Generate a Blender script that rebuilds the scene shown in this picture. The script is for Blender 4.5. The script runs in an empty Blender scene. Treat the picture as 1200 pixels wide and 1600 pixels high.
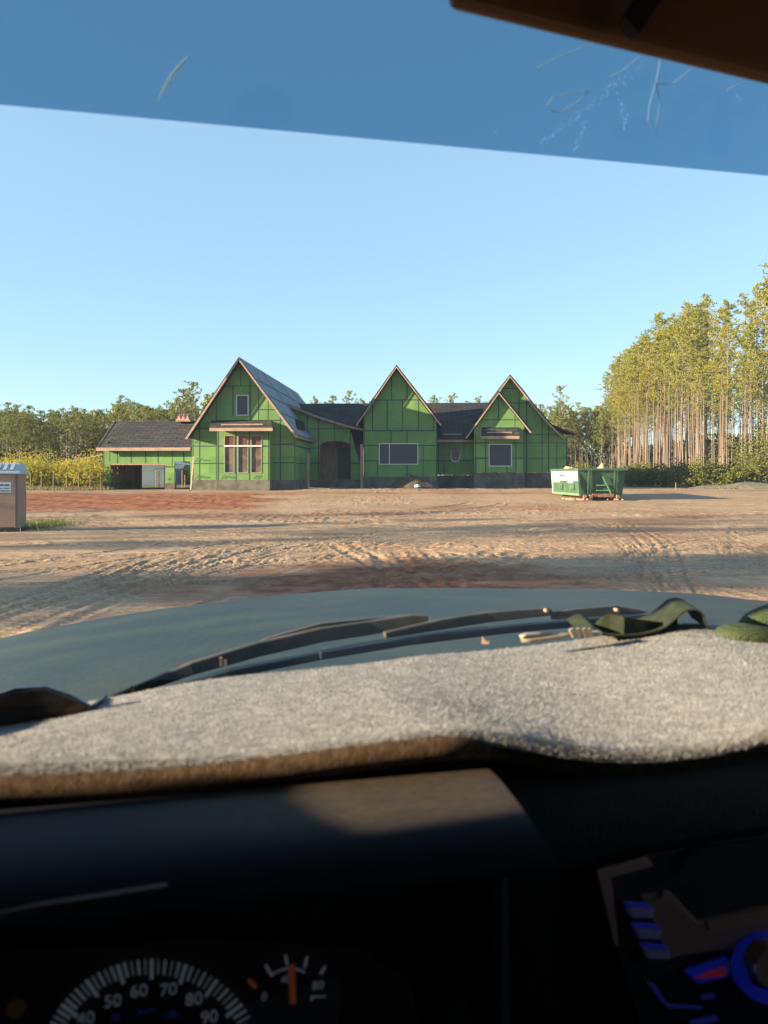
import bpy, bmesh, math, random
import numpy as np
from mathutils import Vector, Matrix
from mathutils.geometry import tessellate_polygon
R = math.radians
random.seed(7); rng = np.random.default_rng(7)
SC = bpy.context.scene
COL = SC.collection

# ------------------------------------------------------------------ camera, sky, sun, exposure
ZC = 1.8            # camera height above the ground at the truck
HOR = 742.0         # horizon row of the 1200x1600 photograph
FP = 1200.0         # focal length in photograph pixels
cam_d = bpy.data.cameras.new("camera"); cam = bpy.data.objects.new("camera", cam_d); COL.objects.link(cam)
cam.location = (0, 0, ZC); cam.rotation_euler = (R(90), 0, 0)
cam_d.sensor_fit = 'AUTO'; cam_d.sensor_width = 36; cam_d.lens = FP / 1600 * 36
cam_d.shift_y = -(800 - HOR) / 1600
cam_d.clip_start = 0.02; cam_d.clip_end = 5000
cam_d.dof.use_dof = True; cam_d.dof.focus_distance = 45; cam_d.dof.aperture_fstop = 8.5
SC.camera = cam

SUN_EL = R(14.0); SUN_DIR = R(15.5)      # light travels towards +X, turned 15.5 degrees towards +Y
w = bpy.data.worlds.new("World"); SC.world = w; w.use_nodes = True
nt = w.node_tree; nt.nodes.clear()
sky = nt.nodes.new('ShaderNodeTexSky'); sky.sky_type = 'NISHITA'; sky.sun_disc = False
sky.sun_elevation = SUN_EL; sky.sun_rotation = math.atan2(-math.cos(SUN_DIR), -math.sin(SUN_DIR))
sky.air_density = 1.0; sky.dust_density = 0.2; sky.ozone_density = 1.8; sky.altitude = 100
bg = nt.nodes.new('ShaderNodeBackground'); bg.inputs['Strength'].default_value = 0.10
ow = nt.nodes.new('ShaderNodeOutputWorld')
vm = nt.nodes.new('ShaderNodeVectorMath'); vm.operation = 'MULTIPLY_ADD'   # clear afternoon air: the sky's own gradient, flattened and a little bluer
vm.inputs[1].default_value = (.33, .33, .33); vm.inputs[2].default_value = (.62, 1.0, 1.34)
nt.links.new(sky.outputs[0], vm.inputs[0]); nt.links.new(vm.outputs[0], bg.inputs[0]); nt.links.new(bg.outputs[0], ow.inputs[0])
sd = bpy.data.lights.new("sun", 'SUN'); sd.energy = 5.0; sd.angle = R(0.55); sd.color = (1.0, 0.78, 0.50)
so = bpy.data.objects.new("sun", sd); COL.objects.link(so)
sv = Vector((math.cos(SUN_DIR) * math.cos(SUN_EL), math.sin(SUN_DIR) * math.cos(SUN_EL), -math.sin(SUN_EL)))
so.rotation_euler = sv.to_track_quat('-Z', 'Y').to_euler(); so.location = (-30, -10, 30)
SC.view_settings.view_transform = 'Standard'; SC.view_settings.look = 'None'
SC.view_settings.gamma = 1; SC.view_settings.exposure = 2.1
SC.render.engine = 'CYCLES'
SC.cycles.use_denoising = True
SC.cycles.max_bounces = 8; SC.cycles.transparent_max_bounces = 16
SC.cycles.sample_clamp_indirect = 6
SC.cycles.caustics_reflective = False; SC.cycles.caustics_refractive = False

# ------------------------------------------------------------------ helpers
def mat(name, col, rough=0.8, col2=None, scale=3.0, bump=0.0, bscale=30.0, metal=0.0, spec=0.5, detail=5.0, stretch=None,
        emit=None, estr=0.0, coat=0.0, rnd=None, lo=0.4, hi=0.6, transl=0.0):
    m = bpy.data.materials.new(name); m.use_nodes = True
    t = m.node_tree; b = t.nodes['Principled BSDF']; L = t.links.new
    b.inputs['Roughness'].default_value = rough; b.inputs['Metallic'].default_value = metal
    b.inputs['Specular IOR Level'].default_value = spec
    b.inputs['Coat Weight'].default_value = coat
    b.inputs['Base Color'].default_value = (*col, 1)
    tc = t.nodes.new('ShaderNodeTexCoord'); src = tc.outputs['Object']
    if stretch:
        mp = t.nodes.new('ShaderNodeMapping'); mp.inputs['Scale'].default_value = stretch; L(src, mp.inputs[0]); src = mp.outputs[0]
    outc = None
    if col2:
        n = t.nodes.new('ShaderNodeTexNoise'); n.inputs['Scale'].default_value = scale; n.inputs['Detail'].default_value = detail
        L(src, n.inputs['Vector'])
        r = t.nodes.new('ShaderNodeValToRGB'); r.color_ramp.elements[0].position = lo; r.color_ramp.elements[1].position = hi
        r.color_ramp.elements[0].color = (*col, 1); r.color_ramp.elements[1].color = (*col2, 1)
        L(n.outputs['Fac'], r.inputs[0]); outc = r.outputs[0]
    if rnd:
        oi = t.nodes.new('ShaderNodeObjectInfo'); mx = t.nodes.new('ShaderNodeMix'); mx.data_type = 'RGBA'
        if outc is None: mx.inputs[6].default_value = (*col, 1)
        else: L(outc, mx.inputs[6])
        mx.inputs[7].default_value = (*rnd, 1); L(oi.outputs['Random'], mx.inputs[0]); outc = mx.outputs[2]
    if outc is not None: L(outc, b.inputs['Base Color'])
    if bump:
        n2 = t.nodes.new('ShaderNodeTexNoise'); n2.inputs['Scale'].default_value = bscale; n2.inputs['Detail'].default_value = 6
        L(src, n2.inputs['Vector']); bp = t.nodes.new('ShaderNodeBump'); bp.inputs['Strength'].default_value = min(1, bump)
        bp.inputs['Distance'].default_value = 0.02; L(n2.outputs['Fac'], bp.inputs['Height']); L(bp.outputs[0], b.inputs['Normal'])
    if emit:
        b.inputs['Emission Color'].default_value = (*emit, 1); b.inputs['Emission Strength'].default_value = estr
    if transl:
        tr = t.nodes.new('ShaderNodeBsdfTranslucent'); ms = t.nodes.new('ShaderNodeMixShader'); ms.inputs[0].default_value = transl
        if outc is not None: L(outc, tr.inputs[0])
        else: tr.inputs[0].default_value = (*col, 1)
        L(b.outputs[0], ms.inputs[1]); L(tr.outputs[0], ms.inputs[2]); L(ms.outputs[0], t.nodes['Material Output'].inputs[0])
    return m

def link(name, me, m=None, parent=None, loc=None, rot=None):
    o = bpy.data.objects.new(name, me); COL.objects.link(o)
    if m is not None: me.materials.append(m)
    if parent is not None: o.parent = parent
    if loc is not None: o.location = loc
    if rot is not None: o.rotation_euler = rot
    return o
def empty(name, loc=(0, 0, 0), rz=0):
    o = bpy.data.objects.new(name, None); COL.objects.link(o); o.location = loc; o.rotation_euler = (0, 0, rz)
    o.empty_display_size = 0.2; return o
def tag(o, label=None, cat=None, group=None, kind=None):
    if label: o['label'] = label
    if cat: o['category'] = cat
    if group: o['group'] = group
    if kind: o['kind'] = kind
    return o
def np_mesh(name, V, F, smooth=False):
    V = np.asarray(V, dtype=np.float32); F = np.asarray(F, dtype=np.int32)
    me = bpy.data.meshes.new(name); n = F.shape[1]
    me.vertices.add(len(V)); me.vertices.foreach_set('co', V.ravel())
    me.loops.add(F.size); me.loops.foreach_set('vertex_index', F.ravel())
    me.polygons.add(len(F)); me.polygons.foreach_set('loop_start', np.arange(0, F.size, n, dtype=np.int32))
    if smooth: me.polygons.foreach_set('use_smooth', np.ones(len(F), dtype=bool))
    me.update(calc_edges=True); me.validate(); return me

class MB:
    def __init__(s): s.v = []; s.f = []
    def add(s, vs, fs):
        o = len(s.v); s.v += [tuple(p) for p in vs]; s.f += [tuple(i + o for i in f) for f in fs]; return s
    def hexa(s, p):   # 8 points: bottom ring 0-3, top ring 4-7
        return s.add(p, [(3, 2, 1, 0), (4, 5, 6, 7), (0, 1, 5, 4), (1, 2, 6, 5), (2, 3, 7, 6), (3, 0, 4, 7)])
    def box(s, x0, x1, y0, y1, z0, z1):
        return s.hexa([(x0, y0, z0), (x1, y0, z0), (x1, y1, z0), (x0, y1, z0), (x0, y0, z1), (x1, y0, z1), (x1, y1, z1), (x0, y1, z1)])
    def slab(s, a, b, c, d, t, n=None):   # quad with thickness t against its normal
        a, b, c, d = map(Vector, (a, b, c, d))
        if n is None: n = (b - a).cross(d - a).normalized()
        n = Vector(n) * t
        return s.hexa([a - n, b - n, c - n, d - n, a, b, c, d])
    def beam(s, p, q, w, h, up=(0, 0, 1)):
        p = Vector(p); q = Vector(q); d = (q - p).normalized(); sd = d.cross(Vector(up)).normalized(); u = sd.cross(d)
        a = sd * w / 2; b = u * h / 2
        return s.hexa([p - a - b, p + a - b, q + a - b, q - a - b, p - a + b, p + a + b, q + a + b, q - a + b])
    def tube(s, pts, r, n=8, cap=True):
        pts = [Vector(p) for p in pts]; rs = r if hasattr(r, '__len__') else [r] * len(pts)
        o = len(s.v); ref = Vector((0, 0, 1))
        for i, p in enumerate(pts):
            d = (pts[min(i + 1, len(pts) - 1)] - pts[max(i - 1, 0)]).normalized()
            rf = ref if abs(d.z) < 0.95 else Vector((1, 0, 0))
            a = d.cross(rf).normalized(); b = d.cross(a)
            for k in range(n):
                t = 2 * math.pi * k / n; s.v.append(tuple(p + (a * math.cos(t) + b * math.sin(t)) * rs[i]))
        for i in range(len(pts) - 1):
            for k in range(n):
                s.f.append((o + i * n + k, o + i * n + (k + 1) % n, o + (i + 1) * n + (k + 1) % n, o + (i + 1) * n + k))
        if cap:
            s.f.append(tuple(o + k for k in range(n))[::-1]); s.f.append(tuple(o + (len(pts) - 1) * n + k for k in range(n)))
        return s
    def sweep(s, pts, ws, hs, up=(0, 0, 1)):
        """flat bar through points"""
        pts = [Vector(p) for p in pts]; o = len(s.v); n = len(pts)
        for i, p in enumerate(pts):
            d = (pts[min(i + 1, n - 1)] - pts[max(i - 1, 0)]).normalized(); sd = d.cross(Vector(up)).normalized(); u = sd.cross(d)
            w_ = ws[i] if hasattr(ws, '__len__') else ws; h_ = hs[i] if hasattr(hs, '__len__') else hs
            for a, b in ((-1, -1), (1, -1), (1, 1), (-1, 1)): s.v.append(tuple(p + sd * a * w_ / 2 + u * b * h_ / 2))
        for i in range(n - 1):
            for k in range(4): s.f.append((o + i * 4 + k, o + i * 4 + (k + 1) % 4, o + i * 4 + 4 + (k + 1) % 4, o + i * 4 + 4 + k))
        s.f.append((o + 3, o + 2, o + 1, o)); e = o + (n - 1) * 4; s.f.append((e, e + 1, e + 2, e + 3)); return s
    def prism(s, poly, holes, mp, t):   # polygon (a,b) with holes, mp(a,b,depth)->xyz
        loops = [poly] + list(holes); flat = [p for l in loops for p in l]
        tri = tessellate_polygon([[Vector((p[0], p[1], 0)) for p in l] for l in loops]); n = len(flat); o = len(s.v)
        s.v += [tuple(mp(p[0], p[1], 0)) for p in flat] + [tuple(mp(p[0], p[1], t)) for p in flat]
        for a, b, c in tri: s.f.append((o + a, o + b, o + c)); s.f.append((o + n + c, o + n + b, o + n + a))
        k = 0
        for l in loops:
            m_ = len(l)
            for i in range(m_):
                a = o + k + i; b = o + k + (i + 1) % m_; s.f.append((a, b, b + n, a + n))
            k += m_
        return s
    def build(s, name, m, parent=None, smooth=False, bevel=0, loc=None):
        me = bpy.data.meshes.new(name); me.from_pydata(s.v, [], s.f); me.update()
        bm = bmesh.new(); bm.from_mesh(me); bmesh.ops.recalc_face_normals(bm, faces=bm.faces); bm.to_mesh(me); bm.free()
        if smooth: me.polygons.foreach_set('use_smooth', np.ones(len(me.polygons), dtype=bool))
        o = link(name, me, m, parent, loc)
        if bevel:
            md = o.modifiers.new('bevel', 'BEVEL'); md.width = bevel; md.segments = 2; md.limit_method = 'ANGLE'
        return o

def vnoise(x, y, seed=0):
    """smooth value noise on arrays"""
    r = np.random.default_rng(seed); T = r.random((256, 256)).astype(np.float32)
    xi = np.floor(x).astype(int); yi = np.floor(y).astype(int); fx = x - xi; fy = y - yi
    fx = fx * fx * (3 - 2 * fx); fy = fy * fy * (3 - 2 * fy)
    a = T[xi & 255, yi & 255]; b = T[(xi + 1) & 255, yi & 255]; c = T[xi & 255, (yi + 1) & 255]; d = T[(xi + 1) & 255, (yi + 1) & 255]
    return (a * (1 - fx) + b * fx) * (1 - fy) + (c * (1 - fx) + d * fx) * fy - 0.5
def fbm(x, y, sc, oc=4, seed=0):
    s = 0; a = 1
    for i in range(oc): s = s + a * vnoise(x / sc + 31.7 * i, y / sc + 11.3 * i, seed + i); a *= 0.5; sc = sc / 2.03
    return s
def gz0(y):
    t = np.clip((np.asarray(y, dtype=float) - 20) / 36, 0, 1); return 0.7 * t * t * (3 - 2 * t)
def gz(y): return float(gz0(y))
def ground_px(px, py):      # where a photograph pixel meets the ground
    y = 10.0
    for _ in range(60): y = 0.5 * y + 0.5 * (ZC - gz(y)) * FP / (py - HOR)
    return (px - 600) / FP * y, y

# ------------------------------------------------------------------ ground: one sheet out to the horizon
def axis(segs):
    out = []
    for a, b, st0, st1 in segs:
        p = a
        while p < b:
            out.append(p); f = (p - a) / (b - a); p += st0 + (st1 - st0) * f
    return np.array(sorted(set(np.round(out, 4))))
xr = axis([(0, 8, .045, .055), (8, 30, .06, .22), (30, 90, .4, 3), (90, 1500, 10, 300), (1500, 1501, 1, 1)])
xs = np.concatenate([-xr[::-1][:-1], xr])
ys = axis([(-60, 0, 10, 3), (0, 5, 1, .08), (5, 16, .035, .05), (16, 34, .05, .13), (34, 75, .14, .5), (75, 250, 1, 8), (250, 2500, 20, 400)])
X, Y = np.meshgrid(xs, ys)
H = gz0(Y)
lot = np.clip((X + 60) / 15, 0, 1) * np.clip((75 - Y) / 10, 0, 1) * np.clip((46 - X) / 8, 0, 1)
und = fbm(X, Y, 7.0, 3, 3) * 0.06 + fbm(X, Y, 1.9, 3, 9) * 0.012
rough_mask = np.clip(fbm(X, Y, 5.0, 3, 21) * 2.2 + 0.35, 0, 1)
H = H + lot * (und + fbm(X, Y, .42, 3, 14) * 0.016 * (0.3 + rough_mask))
clod = np.clip(fbm(X, Y, .26, 3, 40) - 0.18, 0, 1) * 0.11 * np.clip(fbm(X, Y, 3.2, 2, 44) * 3 - .1, 0, 1)
H = H + clod * lot
TR = np.zeros_like(H)
def window_of(x0, x1, y0, y1):
    i0, i1 = np.searchsorted(ys, (y0 - 2.5, y1 + 2.5)); j0, j1 = np.searchsorted(xs, (x0 - 2.5, x1 + 2.5)); return slice(i0, max(i1, i0 + 1)), slice(j0, max(j1, j0 + 1))
def rut(sl, d, s, ok, off, depth=.020, w=.12, pitch=.16, tread=.012, slant=2.2):
    e = (d - off) / w
    prof = -depth * np.exp(-(e ** 4)) + depth * 0.75 * np.exp(-((np.abs(e) - 1.35) / .33) ** 2)
    tr = tread * (np.sin(2 * math.pi * s / pitch + slant * np.abs(e) * 1.6) > 0.1) * np.exp(-(e ** 6))
    H[sl] += ok * (prof + tr); TR[sl] = np.maximum(TR[sl], ok * np.exp(-(e ** 4)))
def straight(p, q, offs=(-.85, .85), **k):
    (x0, y0), (x1, y1) = p, q; L = math.hypot(x1 - x0, y1 - y0); tx, ty = (x1 - x0) / L, (y1 - y0) / L
    sl = window_of(min(x0, x1), max(x0, x1), min(y0, y1), max(y0, y1)); Xs, Ys = X[sl], Y[sl]
    s = (Xs - x0) * tx + (Ys - y0) * ty; d = -(Xs - x0) * ty + (Ys - y0) * tx; d = d + .25 * np.sin(s * .35 + x0)
    ok = np.clip(s, 0, 1) * np.clip(L - s, 0, 1)
    for o in offs: rut(sl, d, s, ok, o, **k)
def arc(c, r, a0, a1, offs=(-.85, .85), **k):
    sl = window_of(c[0] - r, c[0] + r, c[1] - r, c[1] + r); Xs, Ys = X[sl], Y[sl]
    d = np.hypot(Xs - c[0], Ys - c[1]) - r; an = np.arctan2(Ys - c[1], Xs - c[0]) % (2 * math.pi); s = an * r
    ok = np.clip((an - a0) * r, 0, 1) * np.clip((a1 - an) * r, 0, 1)
    for o in offs: rut(sl, d, s, ok, o, **k)
G = ground_px
straight(G(-120, 985), G(260, 872), offs=(-.3, 0, .35)); straight(G(-60, 1010), G(420, 850), offs=(-.25, .1), w=.1)
straight(G(-200, 930), G(330, 842), offs=(-.8, .8)); straight(G(30, 1010), G(560, 842), w=.12, depth=.015)
straight(G(330, 985), G(640, 925), offs=(0,), w=.28, depth=.05, tread=.05, pitch=.24)
straight(G(470, 960), G(800, 860), offs=(-.5, .5), w=.2, depth=.03, tread=.03, pitch=.2)
straight(G(640, 950), G(620, 860), offs=(-.6, .1, .6), w=.13); straight(G(700, 950), G(560, 850), offs=(0, .5), w=.12)
straight(G(1090, 945), G(985, 820), offs=(-.45, -.2, .05, .35), w=.07, depth=.014); straight(G(1230, 900), G(1090, 800), offs=(-.4, -.15, .4), w=.07, depth=.012)
arc((G(980, 900)[0], 9.0), 5.2, .9, 2.6, offs=(0, .5), w=.12); arc((2, 32), 12, 3.6, 5.6, offs=(-.9, .9)); arc((-4, 5), 16, .7, 2.2, offs=(-.85, .85))
arc((9, 9), 14, 1.2, 2.9); arc((-14, 8), 19, .15, 1.3); arc((14, 40), 19, 3.5, 5.0); arc((0, 60), 33, 3.9, 5.3); arc((-9, 44), 15, 4.2, 6.0, w=.2, depth=.03)
arc((4, -6), 24, .9, 2.3, offs=(-1, 1), w=.2, depth=.03, tread=.02, pitch=.2); arc((20, 10), 16, 1.9, 3.0, offs=(-.2, .2), w=.1)
for i in range(46):
    a = rng.uniform(-.5, .5) + (math.pi if i % 2 else 0) + (.5 if i % 3 else -.1); cx, cy = rng.uniform(-16, 18), rng.uniform(12, 46); L = rng.uniform(5, 16)
    straight((cx, cy), (cx + L * math.cos(a), cy + L * math.sin(a) * .6), offs=[(-.85, .85), (0,), (-.15, .2)][i % 3], w=rng.uniform(.06, .17), depth=rng.uniform(.008, .026))
for i in range(130):      # thin multi-grooved tyre prints
    cx, cy = rng.uniform(-12, 14), rng.uniform(7, 34); a = rng.choice([.25, .45, 2.6, 2.9, 1.3, .05, 3.0]) + rng.uniform(-.15, .15); L = rng.uniform(4, 14); n_ = int(rng.integers(2, 5))
    straight((cx, cy), (cx + L * math.cos(a), cy + L * math.sin(a) * .8), offs=[-.12 * n_ / 2 + .12 * q for q in range(n_)] + ([1.7] if i % 3 == 0 else []), w=.045, depth=rng.uniform(.009, .02), tread=.005)
for i in range(16):      # the fan of tyre prints running in from the lower left
    q0 = G(-160 + 26 * i + rng.uniform(-10, 10), 985 - 4 * i); q1 = G(240 + 28 * i + rng.uniform(-20, 20), 868 - 3 * i + rng.uniform(-6, 6))
    straight(q0, q1, offs=(-.09, 0, .09) if i % 2 else (0, .14), w=.04, depth=.016, tread=.006, pitch=.1)
for i in range(7):       # and the bundle on the right
    straight(G(1150 - 14 * i, 950), G(1000 - 12 * i + rng.uniform(-8, 8), 815), offs=(0, .1), w=.035, depth=.016, tread=.006, pitch=.1)
# low furrows in the turned red soil at the left
fur = np.clip((Y - 33) / 2, 0, 1) * np.clip((49 - Y) / 2, 0, 1) * np.clip((-5.5 - X) / 3 + fbm(X, Y, 3, 3, 5), 0, 1)
H += fur * (.05 * np.sin((Y * .9 + X * .55) * 2.2) + .05 * fbm(X, Y, .5, 3, 61))
# banked soil against the foot of the house
edge = np.clip((Y - 51.5) / 2.5, 0, 1) * np.clip((62 - Y) / 2, 0, 1) * np.clip((X + 8) / 3, 0, 1) * np.clip((15.5 - X) / 2, 0, 1)
H += edge * (.05 + .10 * np.abs(fbm(X, Y, 1.2, 4, 71)))
red = np.clip(fur * 1.3 + np.clip(fbm(X, Y, 4.5, 3, 80) * 2.0 - .05, 0, 1) * .55 * lot, 0, 1)
rx, ry = G(630, 915); red = np.maximum(red, np.clip(1.7 - np.hypot((X - rx) / 2.3, (Y - ry) / 2.6) + fbm(X, Y, .8, 3, 90), 0, 1))
red = np.maximum(red, .6 * np.clip(1.1 - np.abs(Y - 49.5) / 2.5 + fbm(X, Y, 2.5, 3, 95), 0, 1) * np.clip((14 - X) / 4, 0, 1) * lot)
veg = np.clip(np.maximum.reduce([(Y - 66) / 4, (-X - 62 + Y * 0) / 6, (X - 38 - 0 * Y) / 5]) + fbm(X, Y, 3, 3, 99), 0, 1)
V = np.stack([X.ravel(), Y.ravel(), H.ravel()], 1)
ny, nx = X.shape; idx = np.arange(ny * nx).reshape(ny, nx)
F = np.stack([idx[:-1, :-1].ravel(), idx[:-1, 1:].ravel(), idx[1:, 1:].ravel(), idx[1:, :-1].ravel()], 1)
gm = np_mesh('ground', V, F, True)
for nm, arr in (('red', red), ('track', TR * lot), ('veg', veg)):
    at = gm.attributes.new(nm, 'FLOAT', 'POINT'); at.data.foreach_set('value', arr.ravel().astype(np.float32))
def ground_mat():
    m = bpy.data.materials.new('sandy_soil'); m.use_nodes = True; t = m.node_tree; L = t.links.new; b = t.nodes['Principled BSDF']
    b.inputs['Roughness'].default_value = .95; b.inputs['Specular IOR Level'].default_value = .15
    tc = t.nodes.new('ShaderNodeTexCoord')
    def noise(sc, det=6): 
        n = t.nodes.new('ShaderNodeTexNoise'); n.inputs['Scale'].default_value = sc; n.inputs['Detail'].default_value = det; L(tc.outputs['Object'], n.inputs['Vector']); return n.outputs['Fac']
    def ramp(f, c0, c1, p0=.38, p1=.64):
        r = t.nodes.new('ShaderNodeValToRGB'); r.color_ramp.elements[0].color = (*c0, 1); r.color_ramp.elements[1].color = (*c1, 1)
        r.color_ramp.elements[0].position = p0; r.color_ramp.elements[1].position = p1; L(f, r.inputs[0]); return r.outputs[0]
    def mix(f, a, c, mode='MIX'):
        x = t.nodes.new('ShaderNodeMix'); x.data_type = 'RGBA'; x.blend_type = mode
        if isinstance(f, float): x.inputs[0].default_value = f
        else: L(f, x.inputs[0])
        for i, q in ((6, a), (7, c)):
            if isinstance(q, tuple): x.inputs[i].default_value = (*q, 1)
            else: L(q, x.inputs[i])
        return x.outputs[2]
    def attr(n): 
        a = t.nodes.new('ShaderNodeAttribute'); a.attribute_name = n; return a.outputs['Fac']
    def dirn(rot, sx, sy, sc):      # dragged, scraped grain of the sand
        mp = t.nodes.new('ShaderNodeMapping'); mp.inputs['Rotation'].default_value = (0, 0, R(rot)); mp.inputs['Scale'].default_value = (sx, sy, 1); L(tc.outputs['Object'], mp.inputs[0])
        n = t.nodes.new('ShaderNodeTexNoise'); n.inputs['Scale'].default_value = sc; n.inputs['Detail'].default_value = 7; n.inputs['Distortion'].default_value = .6; L(mp.outputs[0], n.inputs['Vector']); return n.outputs['Fac']
    base = ramp(noise(.35), (.24, .155, .094), (.36, .25, .16)) #(0.1944, 0.1332, 0.0864), (0.2880, 0.2088, 0.1440))
    fine = ramp(noise(9, 8), (.21, .135, .085), (.41, .285, .185)); base = mix(.5, base, fine)
    base = mix(.25, base, ramp(dirn(24, .25, 4, 1.8), (.16, .10, .062), (.46, .32, .21), .4, .6))
    redc = ramp(noise(3.5), (.14, .052, .026), (.26, .105, .052)); c = mix(attr('red'), base, redc)
    c = mix(attr('veg'), c, ramp(noise(1.3), (.07, .075, .025), (.18, .14, .055)))
    L(c, b.inputs['Base Color'])
    nrm = None
    for hgt, dist, st in ((noise(1.6, 10), .07, .5), (dirn(24, .25, 4, 1.6), .06, .6), (dirn(-30, .25, 5, 1.4), .05, .55), (noise(16, 9), .018, .8)):
        bp = t.nodes.new('ShaderNodeBump'); bp.inputs['Strength'].default_value = st; bp.inputs['Distance'].default_value = dist; L(hgt, bp.inputs['Height'])
        if nrm: L(nrm, bp.inputs['Normal'])
        nrm = bp.outputs[0]
    L(nrm, b.inputs['Normal'])
    return m
ground = link('ground', gm, ground_mat()); tag(ground, kind='structure')
def hz(x, y):   # ground height at a point
    i = int(np.clip(np.searchsorted(ys, y), 1, ny - 1)); j = int(np.clip(np.searchsorted(xs, x), 1, nx - 1)); return float(H[i, j])

# ------------------------------------------------------------------ vegetation
M_bark = mat('pine_bark', (.11, .08, .062), .9, (.20, .155, .125), 1.2, stretch=(4, 4, .5), rnd=(.15, .115, .095))
M_needle_r = mat('pine_needles_sunny', (.15, .20, .03), .65, (.27, .28, .05), .45, rnd=(.28, .25, .04), transl=.3)
M_needle_b = mat('pine_needles_far', (.15, .20, .055), .65, (.25, .27, .08), .4, rnd=(.24, .24, .07), transl=.3)
M_shrub_y = mat('golden_leaves', (.42, .40, .05), .6, (.60, .46, .05), .9, rnd=(.40, .38, .05), transl=.4)
M_shrub_g = mat('green_leaves', (.08, .11, .02), .6, (.19, .19, .03), 1.2, rnd=(.15, .16, .03), transl=.3)
M_stem = mat('stem_bark', (.13, .10, .07), .9)

def blades(C, n, ln, wd, r, flat=.0):
    """n thin triangles around each centre"""
    C = np.repeat(C, n, 0); k = len(C)
    d = r.normal(size=(k, 3)); d[:, 2] = d[:, 2] * (1 - flat) + .15; d /= np.linalg.norm(d, axis=1)[:, None]
    s = np.cross(d, r.normal(size=(k, 3))); s /= np.linalg.norm(s, axis=1)[:, None] + 1e-6
    l = ln * r.uniform(.6, 1.3, (k, 1)); V = np.empty((k, 3, 3)); V[:, 0] = C - s * wd / 2; V[:, 1] = C + s * wd / 2; V[:, 2] = C + d * l
    return V.reshape(-1, 3), np.arange(k * 3).reshape(-1, 3)
def pine_parts(seed, h=21, cf=.42, rad=2.1, limbs=48, tufts=8, nb=7, bl=.42, bw=.12, r0=.15, stubs=8):
    r = np.random.default_rng(seed); tb = MB(); lean = r.normal(0, .017, 2); ph = r.uniform(0, 6, 2)
    def axis_at(z): return np.array([lean[0] * z + .12 * math.sin(z * .25 + ph[0]), lean[1] * z + .12 * math.sin(z * .22 + ph[1]), z])
    zs = [-.3, 1, 4, 8, 12, 16, h * .86, h * .94, h * .99]; zs = [z for z in zs if z < h]
    tb.tube([axis_at(z) for z in zs], [max(.03, r0 * (1 - .85 * max(0, z) / h) * (1.25 if z < .5 else 1)) for z in zs], 7)
    cen = []
    z0 = h * (1 - cf)
    for i in range(limbs):
        t = (i + r.random()) / limbs; z = z0 + (h * .985 - z0) * t
        L = rad * (.3 + .75 * math.sin(math.pi * min(1, .18 + .80 * t)) ** .8) * r.uniform(.3, 1.4)
        if t > .85: L *= .75
        az = r.uniform(0, 2 * math.pi); up = r.uniform(-.12, .45) + .3 * t
        p0 = axis_at(z); d = np.array([math.cos(az), math.sin(az), up]); p1 = p0 + d * L; p1[2] += .15 * L
        mid = p0 + d * L * .5
        tb.tube([p0, mid, p1], [.035, .024, .01], 4, False)
        sub = [p0 + (p1 - p0) * r.uniform(.5, .8) + r.normal(0, .16 * L, 3) * (1, 1, .5), p1, p1 + r.normal(0, .2 * L, 3) * (1, 1, .4)]
        for q in range(tufts): cen.append(sub[q % 3] + r.normal(0, .13, 3) * (1.3, 1.3, .8))
    for i in range(stubs):
        z = r.uniform(h * .3, z0); az = r.uniform(0, 6.28); p0 = axis_at(z); L = r.uniform(.3, 1.0)
        tb.tube([p0, p0 + np.array([math.cos(az), math.sin(az), .1]) * L], [.022, .008], 4, False)
    for q in range(tufts * 2): cen.append(axis_at(h * r.uniform(.93, 1.0)) + r.normal(0, .22, 3))
    V, F = blades(np.array(cen), nb, bl, bw, r)
    return tb, V, F
def make_pine(name, seed, mneedle, **k):
    tb, V, F = pine_parts(seed, **k); t = empty(name)
    tb.build('trunk', M_bark, t, smooth=True); link('crown', np_mesh('crown', V, F), mneedle, t); return t
def copy_tree(o, parent=None):
    c = o.copy(); COL.objects.link(c)
    if parent is not None: c.parent = parent
    for ch in list(o.children): copy_tree(ch, c)
    return c
protoR = [make_pine('pine_tree', 100 + i, M_needle_r, h=21 + (i % 3), cf=[.44, .36, .40, .30, .5, .26][i], rad=[1.8, 1.5, 2.0, 1.3, 1.9, 1.2][i], limbs=[36, 27, 34, 24, 36, 20][i], tufts=9, nb=9, bl=.30, bw=.075, stubs=16, r0=.11) for i in range(6)]
protoB = [make_pine('pine_tree', 200 + i, M_needle_b, h=18 + (i % 2), cf=[.55, .62, .5, .42][i], rad=[2.6, 2.2, 2.9, 1.9][i], limbs=[44, 46, 40, 32][i], tufts=8, nb=9, bl=.36, bw=.11, r0=.19) for i in range(4)]
used = set()
def put_pine(protos, i, x, y, z, s, rz, label, group, sx=None):
    p = protos[i % len(protos)]
    o = p if p.name not in used else copy_tree(p)
    used.add(p.name); o.location = (x, y, z - .05); o.rotation_euler = (0, 0, rz); o.scale = (sx or s, sx or s, s)
    tag(o, label, 'pine tree', group); return o
LR = 'slender sunlit pine with a long bare trunk in the dense wood right of the green dumpster'
LRF = 'slender pine far back where the right-hand wood narrows beyond the house and dumpster'
GR = 'pines in the wood along the right of the clearing'
r = np.random.default_rng(5)
rightpos = []
for i in range(150):   # front of the wood: a band along its edge
    D = 72 + (182 - 72) * ((i + r.uniform(0, .8)) / 150) ** 1.05
    edge_x = np.interp(D, [70, 80, 95, 117, 140, 180], [36.5, 36, 37, 38.5, 44, 51])
    rightpos.append((edge_x + abs(r.normal(0, 4.0)) + r.uniform(0, 2), D))
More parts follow.
